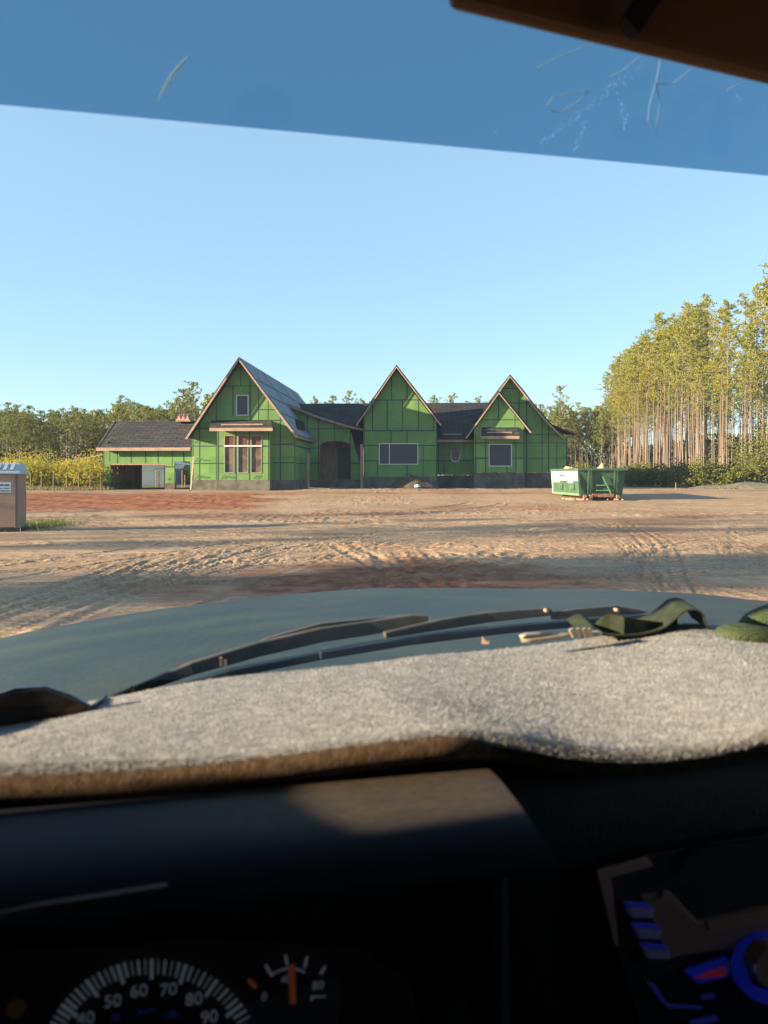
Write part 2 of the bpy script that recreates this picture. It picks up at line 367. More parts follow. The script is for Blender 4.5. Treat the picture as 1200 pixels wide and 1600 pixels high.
for i, (x, y) in enumerate(rightpos):
    top = np.interp(600 + x / y * FP, [940, 960, 1000, 1040, 1080, 1130, 1170, 1200, 1260], [612, 570, 530, 500, 470, 486, 470, 400, 380])
    hgt = (HOR - top) / FP * y + 1.1 - r.uniform(0, 7.5) * (i % 3 != 0); s = np.clip(hgt / 22.0, .62, 1.25)
    px = 600 + x / y * FP
    lb = ('slender pine at the far end of the right-hand wood, just right of the house' if px < 975 else 'slender sunlit pine rising behind the green dumpster and dark bushes' if px < 1045
          else 'slender sunlit pine rising above the left half of the grey bank' if px < 1120 else 'tall sunlit pine rising above the right half of the grey bank' if px < 1175 else 'tallest kind of bare-trunked pine, at the very right edge of the view')
    put_pine(protoR, int(r.integers(6)), x, y, .7, s, r.uniform(0, 6.28), lb, GR, sx=s * r.uniform(.85, 1.05))
LB = 'straight pine in the far dark wood behind the left garage wing and the golden saplings'
GB = 'pines in the far wood behind the house'
for i in range(62):
    px = -25 + 335 * (i + r.uniform(-.3, .3)) / 62; D = 172 + r.uniform(-6, 16)
    top = np.interp(px, [0, 60, 90, 130, 160, 190, 230, 260, 300, 345], [632, 636, 650, 630, 645, 622, 632, 628, 603, 600]) + r.uniform(-4, 16)
    hgt = (HOR - top) / FP * D + 1.1; s = hgt / 18.5
    lb = ('pine in the far wood directly above the portable toilet' if px < 45 else 'pine in the far wood above the golden saplings' if px < 155 else 'pine in the far wood above the left garage roof' if px < 285 else 'tall pine in the far wood against the left slope of the first gable')
    put_pine(protoB, i, (px - 600) / FP * D, D, .7, s, r.uniform(0, 6.28), lb, GB, sx=s * .9)
LB2 = 'pine in the far wood between the right gable and the tall right-hand wood'
for i in range(30):
    px = 815 + 150 * (i + r.uniform(-.4, .4)) / 30; D = 168 + r.uniform(-4, 16)
    top = np.interp(px, [830, 860, 874, 890, 930, 960], [628, 630, 622, 632, 632, 620]) + r.uniform(0, 14)
    s = ((HOR - top) / FP * D + 1.1) / 18.5
    put_pine(protoB, i + 1, (px - 600) / FP * D, D, .7, s, r.uniform(0, 6.28), LB2, GB, sx=s * .8)
put_pine(protoB, 1, (874 - 600) / FP * 165, 165, .7, ((HOR - 606) / FP * 165 + 1.1) / 18.5, 1.0, 'tallest thin pine of the far wood just right of the third gable', GB, sx=.8)
for px, top, lb in ((492, 617, 'first pine crown from the left peeping over the dark middle roof'), (519, 622, 'second pine crown from the left peeping over the dark middle roof'),
                    (543, 615, 'rounded pine crown peeping over the middle roof, third from the left'), (570, 622, 'small pine crown peeping over the roof just left of the middle gable'),
                    (682, 616, 'pine crown peeping over the roof just right of the middle gable'), (706, 613, 'widest pine crown peeping over the roof between the middle and right gables'),
                    (732, 625, 'low pine top barely showing over the roof between the middle and right gables'), (748, 617, 'small pine crown peeping over the roof close to the right gable')):
    D = 175; s = ((HOR - top) / FP * D + 1.1) / 18.5
    put_pine(protoB, int(px), (px - 600) / FP * D, D, .7, s, px, lb, GB, sx=s * .8)
# the deeper rows, which read as one mass
def wood_mass(name, pts, seedbase, needle, label, **k):
    parts = [pine_parts(seedbase + i, **k) for i in range(3)]
    TV, TF, CV, CF = [], [], [], []; ot = oc = 0
    r = np.random.default_rng(seedbase)
    arr = []
    for tb, V, F in parts:
        quads = [f for f in tb.f if len(f) == 4]; arr.append((np.array(tb.v), np.array(quads), V, F))
    for x, y, z, s in pts:
        tv, tf, cv, cf = arr[r.integers(3)]; a = r.uniform(0, 6.28); M = np.array([[math.cos(a), -math.sin(a), 0], [math.sin(a), math.cos(a), 0], [0, 0, 1]]) * s
        TV.append(tv @ M.T + (x, y, z)); TF.append(tf + ot); ot += len(tv); CV.append(cv @ M.T + (x, y, z)); CF.append(cf + oc); oc += len(cv)
    t = empty(name); tag(t, label, 'wood', None, 'stuff')
    link('trunks', np_mesh('trunks', np.concatenate(TV), np.concatenate(TF), True), M_bark, t)
    link('crowns', np_mesh('crowns', np.concatenate(CV), np.concatenate(CF)), needle, t)
pts = []
for i in range(230):
    D = 84 + 120 * (i / 230); ex = np.interp(D, [70, 80, 95, 117, 140, 180, 200], [36, 36, 37, 38.5, 44, 51, 54]) + 5 + r.uniform(0, 30)
    top = np.interp(600 + ex / D * FP, [940, 1000, 1080, 1200, 1300], [640, 575, 515, 490, 440]); hgt = (HOR - top) / FP * D + 1 - r.uniform(2.5, 8)
    pts.append((ex, D, .7, np.clip(hgt / 22, .5, .95)))
wood_mass('pine_wood', pts, 300, M_needle_r, 'deeper rows of pines filling the wood behind the sunlit trunks on the right', h=22, cf=.45, rad=2.0, limbs=18, tufts=6, nb=7, bl=.36, bw=.10, r0=.12)
pts = []
for i in range(150):
    px = (-60 + 400 * r.random()) if i % 5 else (800 + 180 * r.random()); D = 196 + r.uniform(0, 40)
    top = np.interp(px, [0, 60, 130, 190, 260, 345, 800, 980], [640, 645, 640, 632, 635, 615, 640, 636]) + r.uniform(0, 22)
    pts.append(((px - 600) / FP * D, D, .7, ((HOR - top) / FP * D + 1) / 18))
wood_mass('pine_wood', pts, 320, M_needle_b, 'deeper rows of dark pines filling the far wood behind the house', h=18, cf=.6, rad=2.8, limbs=24, tufts=6, nb=5, bl=.9, bw=.32)
def undergrowth(label, pts, m, seed):
    r = np.random.default_rng(seed); C = []
    for x, y, h, w_ in pts:
        n = int(60 * w_); q = r.normal(0, 1, (n, 3)) * (w_ * .4, w_ * .3, 0) + (x, y, .7); q[:, 2] += r.random(n) ** 1.3 * h; C.append(q)
    V, F = blades(np.concatenate(C), 5, .55, .3, r, .2); o = link('undergrowth', np_mesh('undergrowth', V, F), m); tag(o, label, 'undergrowth', None, 'stuff')
r = np.random.default_rng(15)
M_under = mat('dark_undergrowth', (.055, .065, .025), .8, (.12, .10, .05), .3, transl=.2)
pts = []
for i in range(170):
    D = 84 + 120 * r.random(); ex = np.interp(D, [70, 80, 95, 117, 140, 180, 210], [36, 36, 37, 38.5, 44, 51, 56]) + 12 + r.uniform(0, 34); pts.append((ex, D, r.uniform(3, 9), 4.5))
for i in range(60): pts.append((r.uniform(20, 110), r.uniform(205, 235), r.uniform(6, 10), 7))
undergrowth('dark tangle of undergrowth between the trunks of the right-hand wood', pts, M_under, 31)
undergrowth('dark undergrowth at the foot of the far wood on the left', [(r.uniform(-125, -35), r.uniform(190, 235), r.uniform(3, 9), 5) for _ in range(150)], M_under, 32)
# pines standing to the left of the view, whose long shadows stripe the lot
LS = 'pine beyond the left edge of the lot whose long shadow lies across the sand'
def shadow_tree(px, py, dist, s, i):
    gx, gy = ground_px(px, py); x = gx - dist * math.cos(SUN_DIR); y = gy - dist * math.sin(SUN_DIR)
    put_pine(protoR, i, x, y, 0, s, i * 1.3, LS, 'pines left of the lot', sx=s * 1.0)
for a in ((700, 893, 62, .95, 0), (300, 900, 66, .9, 2), (1150, 893, 60, .9, 4), (60, 946, 60, .9, 1), (600, 826, 70, .85, 2), (260, 846, 62, .9, 4), (1000, 806, 72, .8, 3), (100, 800, 56, .7, 0), (930, 884, 72, .9, 5), (500, 884, 50, .9, 1), (850, 832, 66, .9, 1), (30, 858, 70, .9, 3), (1180, 905, 75, .95, 2), (420, 905, 48, .8, 3), (620, 800, 66, .8, 1), (820, 900, 68, 1.0, 3), (560, 900, 70, 1.0, 4), (1020, 886, 56, 1.0, 0), (180, 930, 66, 1.0, 2), (330, 918, 74, 1.0, 5), (700, 829, 58, .9, 3), (900, 815, 62, .9, 5)):
    shadow_tree(*a)

def shrub(name, x, y, z, h, wd, n, mleaf, seed, label, cat, group, bl=.2, bw=.11, nst=6):
    r = np.random.default_rng(seed); t = empty(name, (x, y, z)); tag(t, label, cat, group); sb = MB(); cen = []
    for i in range(nst):
        a = r.uniform(0, 6.28); q = np.array([math.cos(a) * wd * .35, math.sin(a) * wd * .35, h * r.uniform(.6, .95)]); sb.tube([(0, 0, -.05), q * .5 + (0, 0, .1 * h), q], [.03, .02, .008], 5, False)
        for k in range(n // nst):
            f = r.uniform(.25, 1.05); cen.append(q * f + r.normal(0, 1, 3) * (wd * .2, wd * .2, h * .11))
    cen = np.array(cen); cen[:, 2] = np.clip(cen[:, 2], .08, None)
    sb.build('stems', M_stem, t); V, F = blades(cen, 6, bl, bw, r, .2); link('leaves', np_mesh('leaves', V, F), mleaf, t)
    return t
ysh = [(20, 2.7, 60), (47, 3.1, 61), (74, 2.1, 60), (90, 1.6, 62), (106, 2.4, 59), (127, 2.0, 60), (143, 3.3, 66), (150, 2.6, 66), (57, 2.4, 58), (117, 2.2, 58), (36, 2.6, 58), (140, 2.0, 57.5)]
yo = sorted(range(12), key=lambda k: ysh[k][0]); ORD = ['first', 'second', 'third', 'fourth', 'fifth', 'sixth', 'seventh', 'eighth', 'ninth', 'tenth', 'eleventh', 'twelfth', 'thirteenth', 'fourteenth', 'fifteenth', 'sixteenth', 'seventeenth', 'eighteenth', 'nineteenth', 'twentieth']
ylab = ['%s golden-yellow sapling from the left in the row behind the wire fence' % ORD[yo.index(k)] for k in range(12)]
for i, (px, h, D) in enumerate(ysh):
    shrub('golden_sapling', (px - 600) / FP * D, D, hz((px - 600) / FP * D, D), h, 2.6, 1100, M_shrub_y, 500 + i, ylab[i], 'shrub', 'golden saplings behind the wire fence', bl=.11, bw=.055, nst=9)
gsh = [(968, 1.5, 76), (985, 1.9, 74), (1002, 1.7, 72), (1020, 2.0, 72), (1040, 1.7, 70), (1056, 2.3, 73), (1086, 1.9, 64.5), (1101, 2.6, 64), (1128, 1.5, 63.5), (1150, 1.8, 63.5), (1174, 4.4, 65), (1200, 5.6, 64), (1186, 3.0, 63),
       (940, 1.7, 90), (955, 2.2, 88), (925, 1.6, 92), (1012, 2.6, 82), (985, 2.6, 88), (1135, 2.0, 70)]
for i, (px, h, D) in enumerate(gsh):
    o_ = ORD[sorted(range(len(gsh)), key=lambda k: gsh[k][0]).index(i)]
    lb = '%s leafy bush from the left in the row under the right-hand pines%s' % (o_, ', bright and tall' if h > 4 else '')
    shrub('green_bush', (px - 600) / FP * D, D, .7, h, 2.4 if h < 4 else 3.0, 700, M_shrub_g, 600 + i, lb, 'bush', 'bushes along the right-hand wood', bl=.16, bw=.09)
for i in range(16):   # understorey seen between the far trunks and through the garage
    gpx = [255, 272, 282, 292, 238, 246, 900, 912, 300, 228, 5, 30, 60, 90, 120, 150]
    px = [255, 272, 282, 292, 238, 246, 900, 912, 300, 228, 5, 30, 60, 90, 120, 150][i]; D = 92 + 6 * (i % 3) if px > 200 else 110
    shrub('green_bush', (px - 600) / FP * D, D, .7, 1.9 + .5 * (i % 3), 3.4, 360, M_shrub_y if i % 2 and px < 400 else M_shrub_g, 700 + i, '%s olive bush from the left on the rough ground behind house and saplings' % ORD[sorted(gpx).index(px)], 'bush', 'bushes behind the house', bl=.3, bw=.16)

def grass(name, pts, hmin, hmax, wd, m, label):
    r = np.random.default_rng(len(pts)); P = np.array(pts); k = len(P); V = np.empty((k, 3, 3)); a = r.uniform(0, 6.28, k); hh = r.uniform(hmin, hmax, k)
    s = np.stack([np.cos(a), np.sin(a), 0 * a], 1) * wd / 2; V[:, 0] = P - s; V[:, 1] = P + s; V[:, 2] = P + np.stack([r.normal(0, .3, k) * hh, r.normal(0, .3, k) * hh, hh], 1)
    o = link(name, np_mesh(name, V.reshape(-1, 3), np.arange(k * 3).reshape(-1, 3)), m); tag(o, label, 'grass', None, 'stuff')
M_grass = mat('grass', (.08, .12, .025), .7, (.17, .18, .05), 2.0, transl=.3); M_grass_dry = mat('dry_grass', (.17, .15, .06), .8, (.26, .21, .10), 1.0, transl=.3)
def scatter(n, fx, fy): 
    out = []
    for _ in range(n):
        x, y = fx(), fy(); x += 0; out.append((x, y, hz(x, y) - .02))
    return out
gx, gy = ground_px(58, 822)
grass('grass', [(x, y, hz(x, y) - .02) for x, y in zip(gx + rng.normal(0, .45, 2600), gy + rng.normal(0, .8, 2600))], .06, .26, .025, M_grass, 'green grass tuft beside the portable toilet')
grass('grass', scatter(9000, lambda: rng.uniform(-36, -20), lambda: rng.uniform(54, 60)), .08, .38, .05, M_grass_dry, 'dry grass strip in front of the golden saplings')
grass('grass', scatter(9000, lambda: rng.uniform(26, 45), lambda: rng.uniform(60, 70)), .05, .4, .05, M_grass_dry, 'pale dry grass along the grey bank at the right')

# ------------------------------------------------------------------ the house
ROT = R(-3.5); HO = Vector(((379 - 600) / FP * 55, 55, 0.70))
UH = Vector((math.cos(ROT), math.sin(ROT), 0)); VH = Vector((-math.sin(ROT), math.cos(ROT), 0))
def hp(px, py, v):
    d = Vector(((px - 600) / FP, 1, -(py - HOR) / FP)); t = (v + HO.dot(VH)) / d.dot(VH)
    p = d * t; q = p - HO; return (q.dot(UH), p.z + ZC - HO.z)
def hps(pts, v): return [hp(x, y, v) for x, y in pts]
house = empty('unfinished_house', HO, ROT)
tag(house, 'large unfinished house clad in green sheathing boards with three steep gables and dark roofs', 'house')
M_green = mat('green_sheathing', (.112, .235, .07), .75, (.14, .27, .082), .9, spec=.25)
def panel_shift(m):      # each sheet of sheathing a slightly different batch, a little dusty
    t = m.node_tree; b = t.nodes['Principled BSDF']; src = b.inputs['Base Color'].links[0].from_socket; tc = t.nodes.new('ShaderNodeTexCoord'); mp = t.nodes.new('ShaderNodeMapping'); mp.inputs['Rotation'].default_value = (R(-90), 0, 0)
    br = t.nodes.new('ShaderNodeTexBrick'); br.inputs['Color1'].default_value = (.80, .80, .80, 1); br.inputs['Color2'].default_value = (1.12, 1.08, 1.1, 1); br.inputs['Mortar'].default_value = (.9, .9, .9, 1); br.inputs['Mortar Size'].default_value = .01; br.inputs['Scale'].default_value = 1; br.inputs['Brick Width'].default_value = 2.44; br.inputs['Row Height'].default_value = 1.22
    t.links.new(tc.outputs['Object'], mp.inputs[0]); t.links.new(mp.outputs[0], br.inputs['Vector'])
    n = t.nodes.new('ShaderNodeTexNoise'); n.inputs['Scale'].default_value = .8; n.inputs['Detail'].default_value = 8; t.links.new(tc.outputs['Object'], n.inputs['Vector']); rp_ = t.nodes.new('ShaderNodeValToRGB'); rp_.color_ramp.elements[0].position = .5; rp_.color_ramp.elements[1].position = .75; rp_.color_ramp.elements[1].color = (.35, .35, .35, 1); t.links.new(n.outputs['Fac'], rp_.inputs[0])
    x = t.nodes.new('ShaderNodeMix'); x.data_type = 'RGBA'; x.blend_type = 'MULTIPLY'; x.inputs[0].default_value = 1; t.links.new(src, x.inputs[6]); t.links.new(br.outputs['Color'], x.inputs[7])
    y = t.nodes.new('ShaderNodeMix'); y.data_type = 'RGBA'; t.links.new(rp_.outputs[0], y.inputs[0]); t.links.new(x.outputs[2], y.inputs[6]); y.inputs[7].default_value = (.16, .15, .09, 1); t.links.new(y.outputs[2], b.inputs['Base Color'])
panel_shift(M_green)
M_tape = mat('black_seam_tape', (.012, .030, .026), .6)
M_stamp = mat('dark_green_print', (.015, .07, .02), .7)
M_found = mat('concrete_block', (.075, .066, .055), .95, (.13, .12, .10), 1.5, bump=.3, bscale=8)
M_wood = mat('raw_lumber', (.27, .185, .14), .8, (.35, .25, .19), 2.0, stretch=(1, 1, 4))
M_wood_d = mat('weathered_board', (.24, .15, .10), .85, (.34, .22, .15), 2.0, stretch=(3, 3, .6))
M_osb = mat('reddish_board_lining', (.26, .15, .11), .85, (.34, .20, .15), 2.0, stretch=(3, 3, .6))
M_white = mat('white_vinyl', (.50, .51, .52), .5)
M_felt = mat('roof_underlayment', (.09, .11, .14), .65, (.16, .18, .22), .8, bump=.2, bscale=6, lo=.3, hi=.7)
def glassm(name, c, rough=.06):
    return mat(name, c, rough, spec=.35)
M_pane = glassm('dark_window_glass', (.03, .038, .055), .3); M_pane_b = mat('brown_window_glass', (.16, .105, .075), .3, (.06, .04, .035), 1.6, spec=.35); M_pane_r = glassm('rust_transom_glass', (.12, .045, .032), .3)
def shingle_mat(name, c0, c1, cm, rowh=.3, wid=.9):
    m = bpy.data.materials.new(name); m.use_nodes = True; t = m.node_tree; b = t.nodes['Principled BSDF']; b.inputs['Roughness'].default_value = .92; b.inputs['Specular IOR Level'].default_value = .2
    tc = t.nodes.new('ShaderNodeTexCoord'); br = t.nodes.new('ShaderNodeTexBrick'); t.links.new(tc.outputs['Object'], br.inputs['Vector'])
    br.inputs['Color1'].default_value = (*c0, 1); br.inputs['Color2'].default_value = (*c1, 1); br.inputs['Mortar'].default_value = (*cm, 1)
    br.inputs['Scale'].default_value = 1; br.inputs['Mortar Size'].default_value = .035; br.inputs['Brick Width'].default_value = wid; br.inputs['Row Height'].default_value = rowh; br.inputs['Bias'].default_value = -.1
    n = t.nodes.new('ShaderNodeTexNoise'); n.inputs['Scale'].default_value = 1.1; t.links.new(tc.outputs['Object'], n.inputs['Vector'])
    mx = t.nodes.new('ShaderNodeMix'); mx.data_type = 'RGBA'; mx.blend_type = 'MULTIPLY'; mx.inputs[0].default_value = .6
    t.links.new(br.outputs['Color'], mx.inputs[6]); t.links.new(n.outputs['Color'], mx.inputs[7]); t.links.new(mx.outputs[2], b.inputs['Base Color']); return m
M_shingle = shingle_mat('black_shingles', (.035, .033, .036), (.07, .062, .06), (.012, .012, .014))
M_shingle_g = shingle_mat('grey_brown_shingles', (.05, .046, .05), (.095, .085, .085), (.018, .017, .02))

def vplane(v): return lambda a, b, t: (a, v + t, b)
def uplane(u, sgn=1): return lambda a, b, t: (u - t * sgn, a, b)     # wall running in depth; a = depth coordinate
def wall(outline, holes, v, thick=.16, m=None, name='wall', mp=None):
    return MB().prism(outline, holes, mp or vplane(v), thick).build(name, m or M_green, house)
def rectpx(x0, y0, x1, y1, v):
    a = hp(x0, y0, v); b = hp(x1, y1, v); return [(a[0], b[1]), (b[0], b[1]), (b[0], a[1]), (a[0], a[1])]
def clip_line(loops, axis_, c):
    xs_ = []
    for l in loops:
        for i in range(len(l)):
            p, q = l[i], l[(i + 1) % len(l)]
            a, b = p[axis_], q[axis_]
            if (a <= c < b) or (b <= c < a): f = (c - a) / (b - a); xs_.append(p[1 - axis_] + f * (q[1 - axis_] - p[1 - axis_]))
    xs_.sort(); return list(zip(xs_[::2], xs_[1::2]))
def tapes(loops, vs, hs, mp, wdt=.078, edges=()):
    """vs: (u, z0, z1) , hs: (z, u0, u1); clipped to the wall"""
    mb = MB(); k = 0
    for c, lo, hi in vs:
        for a, b in clip_line(loops, 0, c):
            a, b = max(a, lo), min(b, hi)
            if b - a > .1:
                d = -.005; k += 1; w2 = wdt / 2 * rng.uniform(.6, 1.25)
                mb.add([mp(c - w2, a, d), mp(c + w2, a, d), mp(c + w2, b, d), mp(c - w2, b, d)], [(0, 1, 2, 3)])
    for c, lo, hi in hs:
        for a, b in clip_line(loops, 1, c):
            a, b = max(a, lo), min(b, hi)
            if b - a > .1:
                d = -.008; w2 = wdt / 2 * rng.uniform(.6, 1.25)
                mb.add([mp(a, c - w2, d), mp(b, c - w2, d), mp(b, c + w2, d), mp(a, c + w2, d)], [(0, 1, 2, 3)])
    if mb.v: mb.build('seam_tape', M_tape, house)
def tpx(loops, v, vpx, hpx, wdt=.078):
    vs = [(hp(x, 700, v)[0], hp(x, y1, v)[1], hp(x, y0, v)[1]) for x, y0, y1 in vpx]
    hs = [(hp(0.5 * (x0 + x1), y, v)[1], hp(x0, y, v)[0], hp(x1, y, v)[0]) for y, x0, x1 in hpx]
    tapes(loops, vs, hs, vplane(v), wdt)
def text_mesh(s, size, mp_matrix, name, m, parent, ext=0.002, font_shear=0):
    cu = bpy.data.curves.new('t', 'FONT'); cu.body = s; cu.size = size; cu.extrude = ext; cu.align_x = 'CENTER'; cu.align_y = 'CENTER'; cu.shear = font_shear
    o = bpy.data.objects.new('t', cu); COL.objects.link(o); bpy.context.view_layer.update()
    me = bpy.data.meshes.new_from_object(o.evaluated_get(bpy.context.evaluated_depsgraph_get())); bpy.data.objects.remove(o); bpy.data.curves.remove(cu)
    me.transform(mp_matrix); me.name = name; me.materials.clear(); return link(name, me, m, parent)
def stamp(px, py, v, size=.33, s='ZIP', small=True):
    u, z = hp(px, py, v)
    Mx = Matrix.Translation((u, v - .006, z)) @ Matrix.Rotation(R(90), 4, 'X')
    text_mesh(s, size, Mx @ Matrix.Diagonal((1.25, 1, 1, 1)), 'printed_mark', M_stamp, house, .001, .3)
    if small:
        Mx = Matrix.Translation((u + .62, v - .006, z)) @ Matrix.Rotation(R(90), 4, 'X')
        text_mesh('System', size * .55, Mx, 'printed_mark', M_stamp, house, .001)
M_flange = mat('pale_green_flange', (.22, .27, .20), .6)
def window(x0, y0, x1, y1, v, fw=.07, pane=None, mull=(), mullh=(), fm=None, name='window'):
    a = hp(x0, y1, v); b = hp(x1, y0, v); u0, u1, z0, z1 = a[0], b[0], a[1], b[1]; fm = fm or M_white
    f = MB(); o = [(u0 - .02, z0 - .02), (u1 + .02, z0 - .02), (u1 + .02, z1 + .02), (u0 - .02, z1 + .02)]
    i = [(u0 + fw, z0 + fw), (u1 - fw, z0 + fw), (u1 - fw, z1 - fw), (u0 + fw, z1 - fw)]
    fr = f.prism(o, [i], vplane(v - .03), .10).build(name, fm, house)
    mb = MB()
    for x in mull: uu = hp(x, y0, v)[0]; mb.box(uu - .03, uu + .03, v - .01, v + .05, z0 + fw, z1 - fw)
    for y in mullh: zz = hp(x0, y, v)[1]; mb.box(u0 + fw, u1 - fw, v - .012, v + .048, zz - .03, zz + .03)
    if mb.v: mb.build('mullion', fm, fr)
    MB().box(u0 + .01, u1 - .01, v + .069, v + .085, z0 + .01, z1 - .01).build('pane', pane or M_pane, fr)
    return fr
def rake(pts, v, w_=.05, h_=.22, m=None, name='rake_board'):
    """board following the roof edge, pts px at plane v"""
    mb = MB(); P = hps(pts, v)
    mb.sweep([(p[0], v, p[1]) for p in P], w_, h_, up=(0, 0, 1)); return mb.build(name, m or M_wood, house)
def gable_roof(L, A, E, v0, v1, m_l, m_r, t=.14, vside=None):
    """L, A, E: lists of (u,z); left slope from A down L pts, right slope from A down E pts"""
    for pts_, m_ in ((L, m_l), (E, m_r)):
        mb = MB(); P = [A] + pts_; n = len(P); tops = []
        for i, p in enumerate(P):
            q0 = P[max(i - 1, 0)]; q1 = P[min(i + 1, n - 1)]; d = Vector((q1[0] - q0[0], q1[1] - q0[1])).normalized(); nrm = Vector((-d.y, d.x))
            if nrm.y < 0: nrm = -nrm
            if i == 0: nrm = Vector((0, 1))
            tops.append((p[0] + nrm.x * t, p[1] + nrm.y * t))
        o = 0
        vs = []
        for v in (v0, v1):
            vs += [(p[0], v, p[1]) for p in P] + [(p[0], v, p[1]) for p in tops]
        fs = []
        for i in range(n - 1):
            fs += [(i, i + 1, n + i + 1, n + i), (2 * n + i, 2 * n + i + 1, 3 * n + i + 1, 3 * n + i), (n + i, n + i + 1, 3 * n + i + 1, 3 * n + i), (i, i + 1, 2 * n + i + 1, 2 * n + i)]
        fs.append((n - 1, 2 * n - 1, 4 * n - 1, 3 * n - 1))
        mb.add(vs, fs).build('roof', m_, house)

BOT = -.15
def found(x0, x1, ytop, v, thick=.3, ext=0.02):
    a = hp(x0, ytop, v); b = hp(x1, ytop, v)
    MB().box(a[0] - ext, b[0] + ext, v + .012, v + .012 + thick, BOT - .3, a[1]).build('foundation', M_found, house)
# --- first gable wing
v = 0.0
out = hps([(300, 750), (461, 750), (461, 683), (376, 567), (300, 676)], v)
hl = [rectpx(370, 618, 388, 649, v)]
wall(out, hl, v)
tpx([out] + hl, v, [(338, 590, 750), (364, 603, 650), (391, 596, 657), (419, 605, 750), (312, 660, 750), (376, 567, 603), (404, 590, 657), (438, 650, 750), (460, 680, 750), (301.5, 670, 750)],
    [(603, 330, 430), (669, 290, 341), (697, 290, 341), (724, 290, 341), (694, 419, 463), (723, 419, 463), (657, 338, 440), (640, 404, 440)])
found(301, 461, 750, v)
window(369.5, 617.5, 388, 649, v, .045, M_pane)
vb = -1.0
bay_top = 672
outb = hps([(339, 750), (421, 750), (421, bay_top), (339, bay_top)], vb)
wx = [(351, 366), (372, 387.5), (392.5, 408.5)]
hb = [rectpx(x0, 681, x1, 738.5, vb) for x0, x1 in wx]
wall(outb, hb, vb, .14)
for px_ in (339, 421):
    u = hp(px_, 700, vb)[0]; zt = hp(px_, bay_top, vb)[1]; zb = hp(px_, 750, vb)[1]
    uu = u if px_ == 339 else u - .14
    MB().box(uu, uu + .14, vb + .14, v - .0, zb, zt).build('wall', M_green, house)
tpx([outb] + hb, vb, [(341, 670, 750), (369, 670, 750), (390, 670, 750), (419.5, 670, 750)], [(697, 339, 351), (724, 339, 351), (697, 409, 421), (724, 409, 421)])
a = hp(339, 750, vb); b = hp(421, 750, vb)
MB().box(a[0] - .02, b[0] + .02, vb + .012, v, BOT - .3, a[1]).build('foundation', M_found, house)
for x0, x1 in wx:
    window(x0, 697.5, x1, 738.5, vb, .02, M_pane_b, fm=M_flange); window(x0, 680.5, x1, 696, vb, .03, M_pane_r, fm=M_wood_d)
a = hp(350, 697, vb); b = hp(409.5, 697, vb); MB().box(a[0], b[0], vb - .05, vb - .032, a[1] - .05, a[1] + .05).build('window_trim', M_white, house)
# awning roof on the bay
def awning(x0, x1, yt, yb, v_wall, v_out, xi=3, fy=None):
    a0 = hp(x0, yb, v_out); a1 = hp(x1, yb, v_out); t0 = hp(x0 + xi, yt, v_wall); t1 = hp(x1 - xi, yt, v_wall)
    MB().slab((a0[0], v_out, a0[1] + .12), (a1[0], v_out, a1[1] + .12), (t1[0], v_wall, t1[1]), (t0[0], v_wall, t0[1]), .12).build('awning_roof', M_shingle_g, house)
    MB().box(a0[0], a1[0], v_out - .03, v_out - .004, a0[1] - .12, a0[1] + .10).build('fascia', M_wood, house)
    u0 = a0[0] * .85 + a1[0] * .15; u1 = a0[0] * .18 + a1[0] * .82; f = .33; zz = (a0[1] + .12) * (1 - f) + t0[1] * f; vv = v_out * (1 - f) + v_wall * f
    MB().box(u0, u1, vv - .06, vv, zz + .0, zz + .09).build('toe_board', M_wood, house)
    return a0, a1
awning(327.5, 426, 657, 671, 0, -1.75)
for px_, py_ in ((310, 719), (311, 746), (310, 690)): stamp(px_, py_, v)
stamp(351, 746, vb); stamp(402, 746, vb, small=False)
vo = -.95
A = hp(373, 560.5, vo); Lp = hp(291, 684, vo); E = hp(463, 681, vo)
gable_roof([(Lp[0], Lp[1])], (A[0], A[1]), [E], vo, 23, M_shingle, M_felt)
rake([(290.5, 686), (373, 561.5), (464, 684)], vo - .04, .05, .15)
rake([(352, 590), (373, 559), (375, 561)], vo - .1, .02, .07, M_shingle, 'drip_edge')
# fascia under the right eave and shingle bundles along it
MB().beam((E[0] + .02, vo, E[1] - .04), (E[0] + .02, 9.0, E[1] - .04), .05, .2).build('fascia', M_wood_d, house)
tb = MB()
for k in range(5):
    f = .08 + .035 * k; uu = E[0] + (A[0] - E[0]) * f; zz = E[1] + (A[1] - E[1]) * f + .25
    tb.box(uu - .1, uu + .1, 1.0 + k * .7, 4.0 + k * .8, zz - .06, zz + .06)
tb.build('shingle_course', M_shingle, house)
fb = MB()   # lapped underlayment seams on the right slope
for f in (.28, .5, .72):
    p = Vector((E[0] + (A[0] - E[0]) * f, 0, E[1] + (A[1] - E[1]) * f)); nrm = Vector((A[1] - E[1], 0, E[0] - A[0])).normalized(); p = p + nrm * .15
    fb.beam((p.x, vo + .05, p.z), (p.x, 22.9, p.z), .05, .02, up=nrm)
for vv in (5.5, 12.5, 18): fb.beam((E[0] + nrm.x * .15, vv, E[1] + nrm.z * .15), (A[0] + nrm.x * .15, vv, A[1] + nrm.z * .15), .05, .02, up=nrm)
fb.build('seam_tape', M_tape, house)
uL = hp(300, 700, 0)[0]; uR = hp(461, 700, 0)[0]; z_e = hp(461, 683, 0)[1]; z_b = hp(461, 750, 0)[1]
sw = [(.16, z_b), (23, z_b), (23, z_e + .15), (.16, z_e + .15)]
wall(sw, [], 0, .16, mp=uplane(uR, 1)); wall(sw, [], 0, .16, mp=uplane(uL, -1))
tapes([sw], [(2.6, -9, 9), (5.0, -9, 9), (.25, -9, 9)], [(z_b + 1.22, 0, 9), (z_b + 2.44, 0, 9)], uplane(uR, 1))
bk = [(uL, z_b), (uR, z_b), (uR, z_e), (A[0], A[1] - .1), (uL, z_e)]; wall(bk, [], 22.8)
